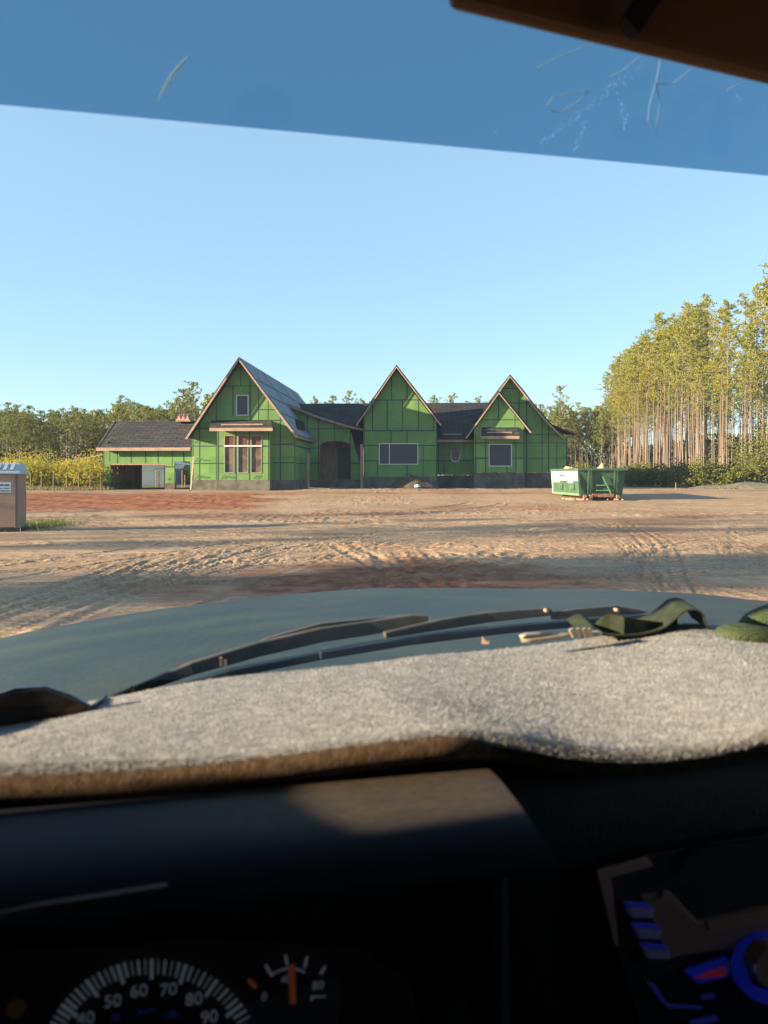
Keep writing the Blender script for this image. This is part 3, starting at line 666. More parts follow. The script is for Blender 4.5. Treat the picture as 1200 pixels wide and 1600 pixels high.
MB().box(uR - .3, uR + .0, .32, 7.5, BOT - .3, z_b).build('foundation', M_found, house); MB().box(uL, uL + .3, .32, 22.8, BOT - .3, z_b).build('foundation', M_found, house)
# --- entry with its swept roof and arched opening
v = 7.2
sw_px = [(440, 628), (455, 635.5), (472, 642), (490, 649.5), (507, 655.5), (522, 660), (547, 667.5), (572, 673)]
top = hps(sw_px, v)
ar = []
ax0, ax1 = hp(500, 700, v)[0], hp(547.5, 700, v)[0]; zs_, zt_ = hp(523, 698, v)[1], hp(523, 689, v)[1]; zbt = hp(523, 750, v)[1]
for k in range(13):
    t = math.pi * k / 12; ar.append(((ax0 + ax1) / 2 + (ax1 - ax0) / 2 * math.cos(t), zs_ + (zt_ - zs_) * math.sin(t) ** .8))
hole = [(ax0, zbt + .03), (ax1, zbt + .03)] + ar
u_l = hp(440, 700, v)[0]; u_r = hp(569, 700, v)[0]
out = [(u_l, zbt), (u_r, zbt)] + [(p[0], p[1] - .1) for p in reversed(top[:-1])]
wall(out, [hole], v)
tpx([out, hole], v, [(498, 640, 750), (547.5, 640, 750), (480, 640, 750), (523, 660, 690), (566, 670, 750)], [(670, 485, 566), (700, 462, 500), (700, 548, 568), (724, 462, 500), (724, 548, 568)])
P = [(p[0], p[1]) for p in top]; mb = MB(); n = len(P); vs = []; fs = []
for vv in (v - .45, 13.5): vs += [(p[0], vv, p[1]) for p in P] + [(p[0], vv, p[1] + .13) for p in P]
for i in range(n - 1): fs += [(i, i + 1, n + i + 1, n + i), (2 * n + i, 2 * n + i + 1, 3 * n + i + 1, 3 * n + i), (n + i, n + i + 1, 3 * n + i + 1, 3 * n + i), (i, i + 1, 2 * n + i + 1, 2 * n + i)]
fs += [(n - 1, 2 * n - 1, 4 * n - 1, 3 * n - 1), (0, n, 3 * n, 2 * n)]
mb.add(vs, fs).build('roof', M_shingle, house)
MB().sweep([(p[0], v - .49, p[1]) for p in P], .05, .18).build('rake_board', M_wood_d, house)
MB().box(ax0 - 1, ax1 + .8, v + 2.6, v + 2.8, BOT, zt_ + .3).build('porch_back_wall', M_wood_d, house)
MB().box((ax0 + ax1) / 2 - .1, (ax0 + ax1) / 2 + .95, v + 2.52, v + 2.59, BOT, zt_ - .5).build('front_door', mat('door_brown', (.10, .055, .04), .6), house)
found(440, 569, 750, v)
# --- main roof between the gables, with the low wall under its right half
vr = 16.0; zr = hp(600, 630, vr)[1]; ur0 = A[0] + .5; ur1 = hp(810, 630, vr)[0]
ve = 8.0; ze = hp(710, 686, ve)[1]; uk = hp(741, 690, ve)[0]
um = hp(683, 690, ve)[0]
MB().slab((ur0, ve, ze), (ur1, ve, ze), (ur1, vr, zr), (ur0, vr, zr), .14).build('roof', M_shingle, house)
MB().slab((ur1, 2 * vr - ve, ze), (ur0, 2 * vr - ve, ze), (ur0, vr, zr), (ur1, vr, zr), .14).build('roof', M_shingle, house)
MB().box(um - .3, uk + .3, ve - .05, ve - .004, ze - .24, ze - .06).build('fascia', M_wood, house)
f = .10; MB().box(hp(692, 681, 8)[0], hp(722, 681, 8)[0], ve + .75, ve + .8, ze + .36, ze + .48).build('toe_board', M_wood, house)
v = 8.6
out = hps([(680, 742), (745, 742), (745, 686), (680, 686)], v)
cx, cz = hp(711.5, 709, v); rw, rh = .36, .62; ov = [(cx + rw * math.copysign(abs(math.cos(t)) ** .75, math.cos(t)), cz + rh * math.copysign(abs(math.sin(t)) ** .8, math.sin(t))) for t in [2 * math.pi * k / 28 for k in range(28)]]
wall(out, [ov], v)
oi = [(cx + (p[0] - cx) * .84, cz + (p[1] - cz) * .90) for p in ov]; oo = [(cx + (p[0] - cx) * 1.06, cz + (p[1] - cz) * 1.04) for p in ov]
low = [p for p in oo if p[1] < cz + .25]
fr = MB().prism(ov, [oi], vplane(v + .03), .08).build('oval_window', M_wood_d, house)
def sortang(l): return sorted(l, key=lambda p: math.atan2(p[0] - cx, -(p[1] - cz)))
MB().sweep([(p[0], v - .03, p[1]) for p in sortang(low)], .03, .07).build('frame', M_white, fr)
MB().prism(oi, [], vplane(v + .06), .02).build('pane', M_pane_b, fr)
tpx([out, ov], v, [(694, 720, 742), (725, 690, 720), (685, 690, 742), (740, 690, 742)], [(690, 680, 745), (720, 680, 745)])
found(683, 741, 743, v)
# --- middle gable
v = 6.0
out = hps([(568, 745), (683, 745), (683, 661), (620, 579), (568, 650)], v)
h2 = [rectpx(593, 693.5, 652, 725, v)]
wall(out, h2, v)
tpx([out] + h2, v, [(636, 590, 625), (612, 570, 625), (582, 625, 673), (605, 625, 673), (629, 625, 673), (654, 625, 673), (677, 625, 673), (611, 673, 695), (636, 673, 695), (590, 720, 745), (636, 725, 745), (682, 660, 745), (569.5, 650, 745), (661, 695, 745)],
    [(625, 570, 683), (673, 566, 683), (696, 566, 593), (696, 653, 683), (720, 566, 593), (720, 653, 683)])
window(592.5, 693, 653, 725.5, v, .04, M_pane, mull=(608.5,))
found(568, 683, 745, v)
v1 = v - .75
A2 = hp(619.5, 572.5, v1); L2 = hp(557, 663, v1); E2 = hp(688, 662, v1)
gable_roof([L2], A2, [E2], v1, 12, M_shingle, M_shingle); rake([(556.5, 665), (619.5, 573.5), (689, 665)], v1 - .04, .05, .11)
for px_, s_ in ((569, -1), (682.5, 1)):
    u = hp(px_, 700, v)[0]; zz = hp(px_, 655, v)[1]; wall([(v + .16, hp(px_, 745, v)[1]), (11, hp(px_, 745, v)[1]), (11, zz), (v + .16, zz)], [], 0, mp=uplane(u, s_))
stamp(640, 740, v, .2, small=False)
# --- right gable pair
v = 7.6
out = hps([(745, 738), (886.5, 738), (886.5, 683), (879, 681), (856, 658), (832, 629), (797.5, 590), (760, 640), (745, 664)], v)
wall(out, [], v)
tpx([out], v, [(823, 605, 738), (847, 650, 738), (857, 660, 738), (811, 605, 738), (885.5, 683, 738), (870, 690, 738)], [(607, 780, 820), (629.5, 770, 840), (679, 820, 880), (692, 815, 887), (716, 815, 887)])
found(742, 886, 738.5, v)
v1 = v - .55
A3 = hp(797, 587.5, v1); ch = [hp(*p, v1) for p in ((816, 611), (831, 631), (844, 646.5), (857, 661), (868, 672.5), (880, 682))]; L3 = hp(748, 654, v1)
gable_roof([L3], A3, ch, v1, 16, M_shingle, M_shingle)
rake([(770, 624.5), (797, 588.5), (816, 612), (831, 631.5), (844, 647), (857, 662), (868, 673), (880, 683.5)], v1 - .04, .05, .115)
for px_, s_ in ((747, -1), (886, 1)):
    u = hp(px_, 700, v)[0]; zz = hp(px_, 684, v)[1]; wall([(v + .16, hp(px_, 738, v)[1]), (15, hp(px_, 738, v)[1]), (15, zz), (v + .16, zz)], [], 0, mp=uplane(u, s_))
MB().box(hp(886, 700, v)[0] - .3, hp(886, 700, v)[0], v + .32, 15, BOT - .3, hp(886, 738, v)[1]).build('foundation', M_found, house)
# rear roof showing to the right of the gable
p0 = hp(858, 663, 10.6); p1 = hp(896, 679, 10.6)
MB().slab((p0[0], 9.8, p0[1]), (p1[0], 9.8, p1[1]), (p1[0], 15, p1[1] + .4), (p0[0], 15, p0[1] + .4), .14).build('roof', M_shingle, house)
v = 6.4
out = hps([(741, 738), (819, 738), (819, 666), (780, 618), (741, 671)], v)
h3 = [rectpx(765, 694.5, 799, 728, v)]
wall(out, h3, v, .14)
tpx([out] + h3, v, [(779, 620, 656), (804.5, 635, 690), (759, 685, 738), (743, 680, 738), (806, 692, 738), (792, 728, 738), (818, 670, 738)], [(656, 750, 812), (692, 741, 764), (692, 800, 819), (716, 741, 764), (716, 800, 819)])
window(764, 694, 799.5, 728.6, v, .05, M_pane)
for px_, s_ in ((741, -1), (819, 1)):
    u = hp(px_, 700, v)[0]; zz = hp(px_, 666, v)[1]; wall([(v + .14, hp(px_, 738, v)[1]), (7.6, hp(px_, 738, v)[1]), (7.6, zz), (v + .14, zz)], [], 0, mp=uplane(u, s_))
a = hp(741, 738.5, v); b = hp(819, 738.5, v); MB().box(a[0] - .02, b[0] + .02, v + .012, 7.6, BOT - .3, a[1]).build('foundation', M_found, house)
awning(752, 811.5, 667.5, 683.5, 6.4, 5.6, 1)
v1 = v - .4; A4 = hp(779.5, 613.5, v1); L4 = hp(729, 683.5, v1); E4 = hp(829, 674.5, v1)
gable_roof([L4], A4, [E4], v1, 10, M_shingle, M_shingle); rake([(728, 685), (779.5, 614), (829.5, 676)], v1 - .04, .05, .115)
# --- garage wing on the left
v = 2.0
out = hps([(161, 755), (300, 755), (300, 701), (161, 701)], v)
o1 = rectpx(172, 724, 258, 754.9, v); o2 = rectpx(272.5, 721, 297.5, 754.9, v)
zt = out[3][1]; 
seg = [rectpx(161, 701, 301, 721.0, v), rectpx(161, 721.2, 172, 755, v), rectpx(258, 721.2, 272.5, 755, v), rectpx(172.2, 721.2, 257.8, 724, v), rectpx(297.5, 721.2, 301, 755, v)]
full = [hp(161, 755, v), hp(172, 755, v), hp(172, 724, v), hp(258, 724, v), hp(258, 755, v), hp(272.5, 755, v), hp(272.5, 721, v), hp(297.5, 721, v), hp(297.5, 755, v), hp(301, 755, v), hp(301, 701, v), hp(161, 701, v)]
wall(full, [], v)
tpx([full], v, [(171.5, 701, 721), (183.5, 701, 724), (205, 701, 724), (227.5, 701, 724), (247, 701, 724), (269, 701, 728), (287, 701, 721), (162, 701, 755)], [(731, 161, 172), (729.5, 258, 272.5)])
found(161, 172, 755, v, .4); found(258, 272.5, 755, v, .4); found(297.5, 300, 755, v, .4)
stamp(264, 749, v, .16, small=False)
MB().box(hp(172, 724, v)[0], hp(258, 724, v)[0], v + .01, v + .15, hp(172, 726.5, v)[1], hp(172, 724.0, v)[1] - .002).build('door_header', M_wood_d, house)
ui0 = hp(161.5, 700, 2)[0]; ui1 = hp(221, 700, 8)[0]; zbk = hp(200, 753, 8)[1]; ztk = hp(200, 700, 8)[1]
MB().box(ui0 + .165, ui0 + .20, 2.2, 8, zbk, ztk + .3).build('wall_lining', M_osb, house)
MB().box(ui0 - .02, ui0 + .34, 2.45, 8.2, BOT - .3, zbk).build('foundation', M_found, house)
MB().box(ui0, hp(221, 700, 8)[0], 8.0, 8.15, BOT, ztk).build('wall_lining', M_osb, house)
for vv in (2.9, 4.0, 5.1, 5.6, 6.2, 7.0): MB().box(ui0 + .20, ui0 + .29, vv, vv + .06, zbk, ztk + .3).build('wall_stud', M_wood, house)
for px_ in (258.5, 272): u = hp(px_, 700, 8)[0]; MB().box(u - .06, u + .06, 7.9, 8.0, BOT, ztk).build('post', M_wood, house)
e0 = hp(150.5, 699.5, 1.5); e1 = hp(303, 697.5, 1.5); r0_ = hp(178, 658.5, 6.2); zev = e0[1]; uE1 = e1[0] + .6
MB().slab((e0[0], 1.5, zev), (uE1, 1.5, zev), (uE1, 6.2, r0_[1]), (r0_[0], 6.2, r0_[1]), .14).build('roof', M_shingle_g, house)
MB().slab((uE1, 10.9, zev), (e0[0], 10.9, zev), (r0_[0], 6.2, r0_[1]), (uE1, 6.2, r0_[1]), .14).build('roof', M_shingle_g, house)
MB().slab((e0[0], 10.9, zev), (e0[0], 1.5, zev), (r0_[0], 6.2, r0_[1]), (r0_[0] - .01, 6.2, r0_[1]), .14).build('roof', M_shingle_g, house)
MB().box(e0[0], hp(298, 698, 1.5)[0], 1.42, 1.47, zev - .24, zev + .0).build('fascia', M_wood, house)

def on_house(u, v, z=0): return HO + UH * u + VH * v + Vector((0, 0, z))
# pink bundle on the garage ridge
u, z = hp(287, 662, 5.6)
bun = empty('shingle_bundle_stack', on_house(u, 5.9, r0_[1] + .02), ROT); tag(bun, 'stack of pink wrapped shingle bundles on the ridge of the left garage roof', 'bundle stack')
M_pink = mat('pink_wrapper', (.45, .17, .19), .5, (.60, .40, .40), 5.0, stretch=(1, 1, 6)); rr = random.Random(3)
for k in range(5):
    mb = MB(); dx = rr.uniform(-.05, .05)
    for j in range(3): mb.box(-.52 + j * .35 + dx * 2 + .05 * k, -.19 + j * .35 + dx * 2 - .05 * k, -.38, .38, .03 + k * .10, .03 + k * .10 + .085)
    mb.build('bundle', M_pink, bun, bevel=.02)
MB().box(-.6, .6, -.45, .45, -.1, .028).build('pallet_board', M_wood_d, bun)
def post(px, ytop, ybot, D, w_, label, name='wooden_post', lean=0.0):
    x = (px - 600) / FP * D; zt_ = ZC - (ytop - HOR) / FP * D; zb_ = hz(x, D) - .1
    o = MB().sweep([(0, 0, 0), (lean * .5, 0, (zt_ - zb_) * .5), (lean, 0, zt_ - zb_)], w_, w_, up=(0, 1, 0)).build(name, M_wood_d, None, bevel=.01); o.location = (x, D, zb_); return tag(o, label, 'post')
post(481.5, 709, 766, 56.5, .19, 'rough wooden post standing at the corner by the first gable wing')
post(565, 694, 752, 59.4, .19, 'tall wooden post just right of the arched entry', )
bd = MB().box(-.75, .75, -.12, .12, 0, .05).build('lumber_board', M_wood, None, bevel=.005); x, y = (499 - 600) / FP * 54.5, 54.5; bd.location = (x, y, hz(x, y) + .02); bd.rotation_euler = (0, .04, .1); tag(bd, 'pale board lying on the dirt in front of the arched entry', 'board')
for px_, D, ln, rz, lb in ((253, 54.0, 1.6, .05, 'pale board lying on the ground before the garage opening'), (285, 53.5, 1.1, -.05, 'short white board on the ground below the narrow garage opening')):
    o = MB().box(-ln / 2, ln / 2, -.14, .14, 0, .06).build('lumber_board', M_wood, None, bevel=.005); x = (px_ - 600) / FP * D; o.location = (x, D, hz(x, D) + .01); o.rotation_euler = (0, 0, rz); tag(o, lb, 'board')
o = MB().beam((0, 0, 0), (.12, .35, 2.4), .09, .05).build('lumber_board', M_wood, None); x = (298 - 600) / FP * 53.6; o.location = (x, 53.6, hz(x, 53.6) - .03); tag(o, 'board leaning upright against the corner between garage wing and first gable', 'board')
# soil heap before the middle gable with a scrap of plastic on it
def heap(name, cx, cy, wx_, wy_, h, m, seed):
    n = 26; V = []; F = []
    xs_ = np.linspace(-1.3, 1.3, n); XX, YY = np.meshgrid(xs_, xs_); rr_ = np.hypot(XX, YY)
    Z = h * np.clip(1 - rr_ ** 1.6, 0, 1) * (1 + .6 * fbm(XX * 3, YY * 3, 1.3, 4, seed)) - .12 * (rr_ > .95)
    V = np.stack([(XX * wx_).ravel(), (YY * wy_).ravel(), Z.ravel()], 1); id_ = np.arange(n * n).reshape(n, n)
    F = np.stack([id_[:-1, :-1].ravel(), id_[:-1, 1:].ravel(), id_[1:, 1:].ravel(), id_[1:, :-1].ravel()], 1)
    o = link(name, np_mesh(name, V, F, True), m); o.location = (cx, cy, hz(cx, cy) - .03); return o
M_soil = mat('dark_soil', (.05, .034, .024), .95, (.09, .06, .042), 5, bump=.6, bscale=12)
x = (648 - 600) / FP * 57; tag(heap('soil_heap', x, 57.2, 2.0, .9, .85, M_soil, 5), 'low dark soil heap against the wall under the middle gable window', 'dirt pile')
o = heap('plastic_scrap', (652 - 600) / FP * 56.2, 56.2, .22, .15, .10, M_white, 12); o.location.z = hz(o.location.x, 56.2) + .22; tag(o, 'crumpled white plastic scrap on the soil heap under the middle gable window', 'scrap')

# ------------------------------------------------------------------ metal building behind the garage
M_metal = mat('pale_metal_siding', (.085, .125, .15), .5, (.11, .15, .175), .6); M_mroof = mat('pale_metal_roof', (.3, .32, .34), .5)
D = 84; x0 = (100 - 600) / FP * D; x1 = (262 - 600) / FP * D; sh = empty('metal_shed', ((x0 + x1) / 2, D, .7)); tag(sh, 'pale metal building seen behind the golden saplings and through the garage opening', 'shed')
hw = (x1 - x0) / 2; zr_ = ZC - (709 - HOR) / FP * D - .7; zl_ = ZC - (724 - HOR) / FP * D - .7
MB().prism([(-hw, -.2), (hw, -.2), (hw, zl_), (0.1, zr_), (-hw, zl_)], [], lambda a, b, t: (a, t, b), 12).build('wall', M_metal, sh)
for s_ in (-1, 1): MB().slab((s_ * (hw + .3), -.4, zl_ - .05), (s_ * (hw + .3), 12.4, zl_ - .05), (.1, 12.4, zr_ + .12), (.1, -.4, zr_ + .12), .1 * (1 if s_ < 0 else 1)).build('roof', M_mroof, sh)
MB().box(-hw * .55, -hw * .2, -.05, -.01, -.1, zl_ * .8).build('roll_door', mat('shed_door', (.2, .22, .23), .5), sh)
# two small tables behind the garage
for px_, w_, lb in ((256, 1.3, 'small pale work table on thin wooden legs seen through the wide garage opening'), (279, 1.0, 'small pale work table seen through the narrow garage opening')):
    D = 66; x = (px_ - 600) / FP * D; zt_ = ZC - (727 - HOR) / FP * D - .7; t = empty('work_table', (x, D, .7)); tag(t, lb, 'table')
    MB().slab((-w_ / 2, -.6, zt_ - .28), (w_ / 2, -.6, zt_ - .28), (w_ / 2 - .1, .6, zt_ + .05), (-w_ / 2 + .1, .6, zt_ + .05), .06).build('table_top', M_metal, t)
    for sx in (-1, 1):
        for sy in (-1, 1): MB().box(sx * w_ * .42 - .04, sx * w_ * .42 + .04, sy * .45 - .04, sy * .45 + .04, -.1, zt_ - (.3 if sy < 0 else .08)).build('leg', M_wood, t)

# ------------------------------------------------------------------ wire fence before the saplings
fe = empty('wire_fence', ((110 - 600) / FP * 55, 56, .6)); tag(fe, 'low wire fence on dark posts in front of the golden saplings', 'fence')
prev = None
for px_ in (10, 43, 60, 79, 100, 119, 137, 154):
    x = (px_ - 600) / FP * 55.5 - fe.location.x; z = hz(x + fe.location.x, 56) - .6
    MB().tube([(x, 0, z - .2), (x + .02, 0, z + 1.25)], .05, 6).build('post', M_stem, fe)
wm = MB(); M_wire = mat('fence_wire', (.2, .19, .18), .6, metal=.6)
for h_ in (.35, .7, 1.1): wm.tube([((0 - 600) / FP * 55.5 - fe.location.x, 0, h_), ((157 - 600) / FP * 55.5 - fe.location.x, 0, h_)], .008, 4)
wm.build('wire', M_wire, fe)

# ------------------------------------------------------------------ roll-off dumpster
M_dgreen = mat('dumpster_green_paint', (.022, .066, .034), .65, (.055, .11, .06), 2.2, bump=.3, bscale=4, lo=.3, hi=.7)
M_dwhite = mat('whitewashed_panel', (.30, .38, .40), .55, (.40, .46, .48), 3)
M_rust = mat('rusty_steel', (.16, .08, .045), .8, (.26, .13, .07), 6)
dx, dy = (905 - 600) / FP * 40.6, 40.6; phi = R(2.5); dz = hz(dx + 1, dy + 2)
dm = empty('rolloff_dumpster', (dx, dy, dz), phi); tag(dm, 'open-topped green steel roll-off dumpster with a white band on its lit side', 'dumpster')
W, Ln, Ht = 2.5, 5.5, 1.53; zb = .22
def dside(x): return x
sl = .22   # bottom tapers in at the front end
mb = MB()
mb.slab((0, .0, Ht), (0, Ln, Ht), (.12, Ln, zb), (.12, sl, zb), .05); mb.build('side_wall', M_dgreen, dm)
mb = MB(); mb.slab((W, Ln, Ht), (W, 0, Ht), (W - .12, sl, zb), (W - .12, Ln, zb), .05); mb.build('side_wall', M_dgreen, dm)
mb = MB(); mb.slab((.0, 0, Ht), (.12, sl, zb), (W - .12, sl, zb), (W, 0, Ht), .05); mb.build('end_wall', M_dgreen, dm)
mb = MB(); mb.slab((.12, Ln, zb), (0, Ln, Ht), (W, Ln, Ht), (W - .12, Ln, zb), .05); mb.build('end_gate', M_dgreen, dm)
MB().box(.1, W - .1, sl, Ln, zb - .05, zb).build('floor_plate', M_rust, dm)
mb = MB(); e = .07
mb.box(-.09, e - .02, -.09, Ln + .06, Ht, Ht + .12); mb.box(W - e + .02, W + .09, -.09, Ln + .06, Ht, Ht + .12); mb.box(e - .02, W - e + .02, -.09, e, Ht, Ht + .12); mb.box(e - .02, W - e + .02, Ln - e, Ln + .06, Ht, Ht + .12)
mb.build('top_rail', M_dgreen, dm, bevel=.01)
# white band: a strip of the side wall, stepped at its lower edge
def sx_at(z): return .12 * (Ht - z) / (Ht - zb)
mb = MB()
for y0, y1, zlow in ((.1, 1.35, .98), (1.35, 2.3, .86), (2.3, 3.9, .98), (3.9, 5.3, .88)):
    y0 = max(y0, .13); xa = -sx_at(Ht) ; mb.add([(sx_at(Ht) - .008, y0, Ht - .01), (sx_at(zlow) - .008, y0, zlow), (sx_at(zlow) - .008, y1, zlow), (sx_at(Ht) - .008, y1, Ht - .01)], [(0, 1, 2, 3)])
mb.build('white_band', M_dwhite, dm)
for k in range(2):
    y0 = (1.0, 3.3)[k]; MB().box(.0, .11, y0, y0 + .9, .5, .84).build('side_pocket', M_dgreen, dm, bevel=.01)
for yy in (.06, 5.38): MB().beam((-.03, yy, Ht), (.06, yy, zb), .09, .1, up=(0, 1, 0)).build('corner_post', M_dwhite if yy > 1 else M_dgreen, dm)
def fy(z): return sl * (Ht - z) / (Ht - zb)
for xx in (.5, .62, 1.9, 2.02): MB().beam((xx, fy(Ht) - .08, Ht), (xx, fy(.05) - .1, .05), .07, .07, up=(1, 0, 0)).build('end_rib', M_dgreen, dm)
M_lg = mat('worn_green_edge', (.12, .20, .12), .6, (.08, .25, .12), 8)
MB().beam((1.25, -.05, 1.2), (1.7, .0, .32), .06, .06, up=(1, 0, 0)).build('hook_brace', M_lg, dm)
MB().box(.95, 1.6, -.02, .1, .72, .78).build('ladder_rung', M_lg, dm); MB().box(.95, 1.6, .03, .15, .45, .50).build('ladder_rung', M_lg, dm)
MB().box(.72, 1.85, .0, .12, .12, .3).build('cross_bar', M_rust, dm)
for xx in (.7, 1.8):
    MB().box(xx - .05, xx + .05, sl - .05, Ln, .02, .17).build('skid_rail', M_rust, dm)
for xx in (.3, .62, 2.05): MB().tube([(xx - .07, .02, .12), (xx + .07, .02, .12)], .13, 14).build('roller', M_rust, dm, smooth=False)
MB().box(.05, .13, sl, Ln, zb - .03, zb + .08).build('side_sill', M_lg, dm)
M_tan = mat('scrap_tan', (.5, .3, .18), .8, (.6, .42, .28), 4)
for i, (px_, py_, oy, s_, lb) in enumerate(((877, 735, 2.2, .24, 'orange-brown scrap lump piled above the left rim of the green dumpster'), (930, 734, 1.2, .28, 'pale tan scrap lump piled above the front rim of the green dumpster'))):
    ox = (.45, 1.55)[i]; o = heap('scrap_lump', 0, 0, .5, .45, s_ * 1.6, M_tan if i == 0 else M_wood, 20 + i); p = Vector((dx, dy, dz)) + Vector((ox * math.cos(phi) - (3.4, 1.0)[i] * math.sin(phi), (3.4, 1.0)[i], Ht - .12)); o.location = p; tag(o, lb, 'scrap')
# load of rubbish that carries those lumps
o = MB().box(.16, W - .16, .35, Ln - .1, zb + .05, Ht - .12).build('rubbish_fill', M_tan, None, bevel=.04); o.location = (dx, dy, dz); o.rotation_euler = (0, 0, phi); tag(o, 'brown rubbish load filling the inside of the green dumpster', 'rubbish')
# clods and debris under the dumpster
rr = random.Random(4)
mb = MB()
for i in range(34):
    x, y = rr.uniform(-.6, 2.2), rr.uniform(-.4, .5) if i % 2 else rr.uniform(-.4, 4); x = x if i % 2 else rr.uniform(-.5, .1)
    s_ = rr.uniform(.02, .06); z = .0; a = rr.uniform(0, 3)
    mb.hexa([(x + s_ * c[0] * (1 + .3 * math.sin(a + k)), y + s_ * c[1], z + s_ * c[2] * .7) for k, c in enumerate(((-1, -1, -1), (1, -1, -1), (1, 1, -1), (-1, 1, -1), (-.7, -.6, .8), (.6, -.8, 1), (.8, .6, .7), (-.6, .8, .9)))])
o = mb.build('rubble', M_tan, None); o.location = (dx, dy, dz); tag(o, 'tan rubble and clods scattered around the foot of the dumpster', 'rubble', kind='stuff')

# ------------------------------------------------------------------ grey silt bank and stake on the right
n1, n2 = 60, 10; V = []
xa, xb, D = (1076 - 600) / FP * 62, (1290 - 600) / FP * 62, 62
for i in range(n1 + 1):
    t = i / n1; hgt = .62 * math.sin(math.pi * min(1, t * .9 + .04)) ** .7 * (1 + .12 * math.sin(t * 21))
    for j in range(n2 + 1):
        s_ = j / n2 * 2 - 1; V.append((xa + (xb - xa) * t, D + 1.2 * s_ - 3 * t, .58 + hgt * max(0, 1 - s_ * s_) ** .8 + .03 * math.sin(i * 1.7 + j)))
id_ = np.arange((n1 + 1) * (n2 + 1)).reshape(n1 + 1, n2 + 1); F = np.stack([id_[:-1, :-1].ravel(), id_[1:, :-1].ravel(), id_[1:, 1:].ravel(), id_[:-1, 1:].ravel()], 1)
o = link('earth_bank', np_mesh('earth_bank', V, F, True), mat('grey_soil', (.075, .07, .052), .95, (.125, .115, .08), 2, bump=.5, bscale=5)); tag(o, kind='structure')
post(1056, 754, 762, 58, .05, 'short pale marker stake by the bushes right of the dumpster', 'marker_stake')

# ------------------------------------------------------------------ portable toilet
M_ptan = mat('tan_plastic_lit', (.36, .22, .15), .5, (.40, .25, .17), 1.0, spec=.3); M_ptan2 = mat('tan_plastic_shaded', (.25, .17, .13), .5, spec=.3)  # one plastic in two tones: door brightened as sunlit, cabin darkened as shaded
M_proof = mat('translucent_grey_roof', (.34, .38, .43), .45); M_black = mat('black_plastic', (.012, .012, .014), .5)
D = 24.0; xr = (29 - 600) / FP * D; ztop = ZC - (738 - HOR) / FP * D; zg = hz(xr - .6, D); 
pt = empty('portable_toilet', (xr - .57 * math.cos(R(13.8)), D - .57 * math.sin(R(13.8)), zg), R(13.8)); tag(pt, 'tan portable toilet with a grey vented roof at the left edge of the view', 'portable toilet')
hw = .57; zt = ZC - (738.5 - HOR) / FP * D - zg
body = MB().box(-hw, hw, 0, 1.15, .1, zt).build('cabin', M_ptan2, pt, bevel=.02)
MB().box(-hw - .05, hw + .07, -.05, 1.2, -.08, .1).build('skid_base', M_black, pt, bevel=.01)
dr = MB().box(-hw + .1, hw - .1, -.035, -.002, .14, zt - .06).build('door', M_ptan, pt, bevel=.01)
MB().box(hw - .105, hw - .065, -.05, -.003, .12, zt - .03).build('door_jamb', mat('dark_brown_plastic', (.2, .13, .1), .5), pt, bevel=.004)
MB().box(-hw + .12, -hw + .2, -.07, -.036, zt * .48, zt * .56).build('handle', M_black, dr)
rf = MB(); zz = zt; zr2 = ZC - (723 - HOR) / FP * D - zg
rf.add([(-hw - .06, -.1, zz), (hw + .06, -.1, zz), (hw + .06, 1.22, zz), (-hw - .06, 1.22, zz), (-hw + .05, .28, zr2), (hw - .02, .28, zr2), (hw - .02, .95, zr2), (-hw + .05, .95, zr2), (-hw - .06, -.1, zz - .05), (hw + .06, -.1, zz - .05), (hw + .06, 1.22, zz - .05), (-hw - .06, 1.22, zz - .05)],
       [(0, 1, 5, 4), (1, 2, 6, 5), (2, 3, 7, 6), (3, 0, 4, 7), (4, 5, 6, 7), (8, 9, 1, 0), (9, 10, 2, 1), (10, 11, 3, 2), (11, 8, 0, 3), (11, 10, 9, 8)])
rfo = rf.build('roof', M_proof, pt, bevel=.01)
for i in range(5):
    x = -.42 + i * .2; f0, f1 = .22, .85
    def rp(xx, f, o): return (xx, -.1 + .38 * f - o, zz + (zr2 - zz) * f + o)
    MB().hexa([rp(x - .05, f0, .0), rp(x + .05, f0, .0), rp(x + .07, f1, .0), rp(x - .03, f1, .0), rp(x - .05, f0, .03), rp(x + .05, f0, .03), rp(x + .07, f1, .03), rp(x - .03, f1, .03)]).build('roof_vent', mat('pale_vent', (.50, .53, .56), .5) if i == 0 else bpy.data.materials['pale_vent'], rfo, bevel=.006)
sg = MB().box(-.145, .36, -.045, -.037, zt - .62, zt - .30); z0s = zt - .62
sgo = sg.build('sign', mat('sign_white', (.60, .66, .68), .5), dr)
M_ink = mat('sign_ink', (.05, .07, .12), .6)
# the words are too blurred to read in the photograph: bars of print in the same places
for zc_, hh, spans in ((z0s + .235, .065, ((-.125, .005), (.035, .165), (.185, .33))), (z0s + .135, .035, ((-.125, -.025), (-.005, .125), (.145, .33))), (z0s + .055, .045, ((-.125, .045), (.065, .175), (.195, .33)))):
    mb = MB()
    for a_, b_ in spans:
        k = a_
        while k < b_ - .015: 
            ww = rr.uniform(.016, .03); mb.box(k, min(b_, k + ww), -.049, -.0455, zc_ - hh / 2, zc_ + hh / 2 * rr.uniform(.6, 1)); k += ww + .007
    mb.build('lettering', M_ink, sgo)

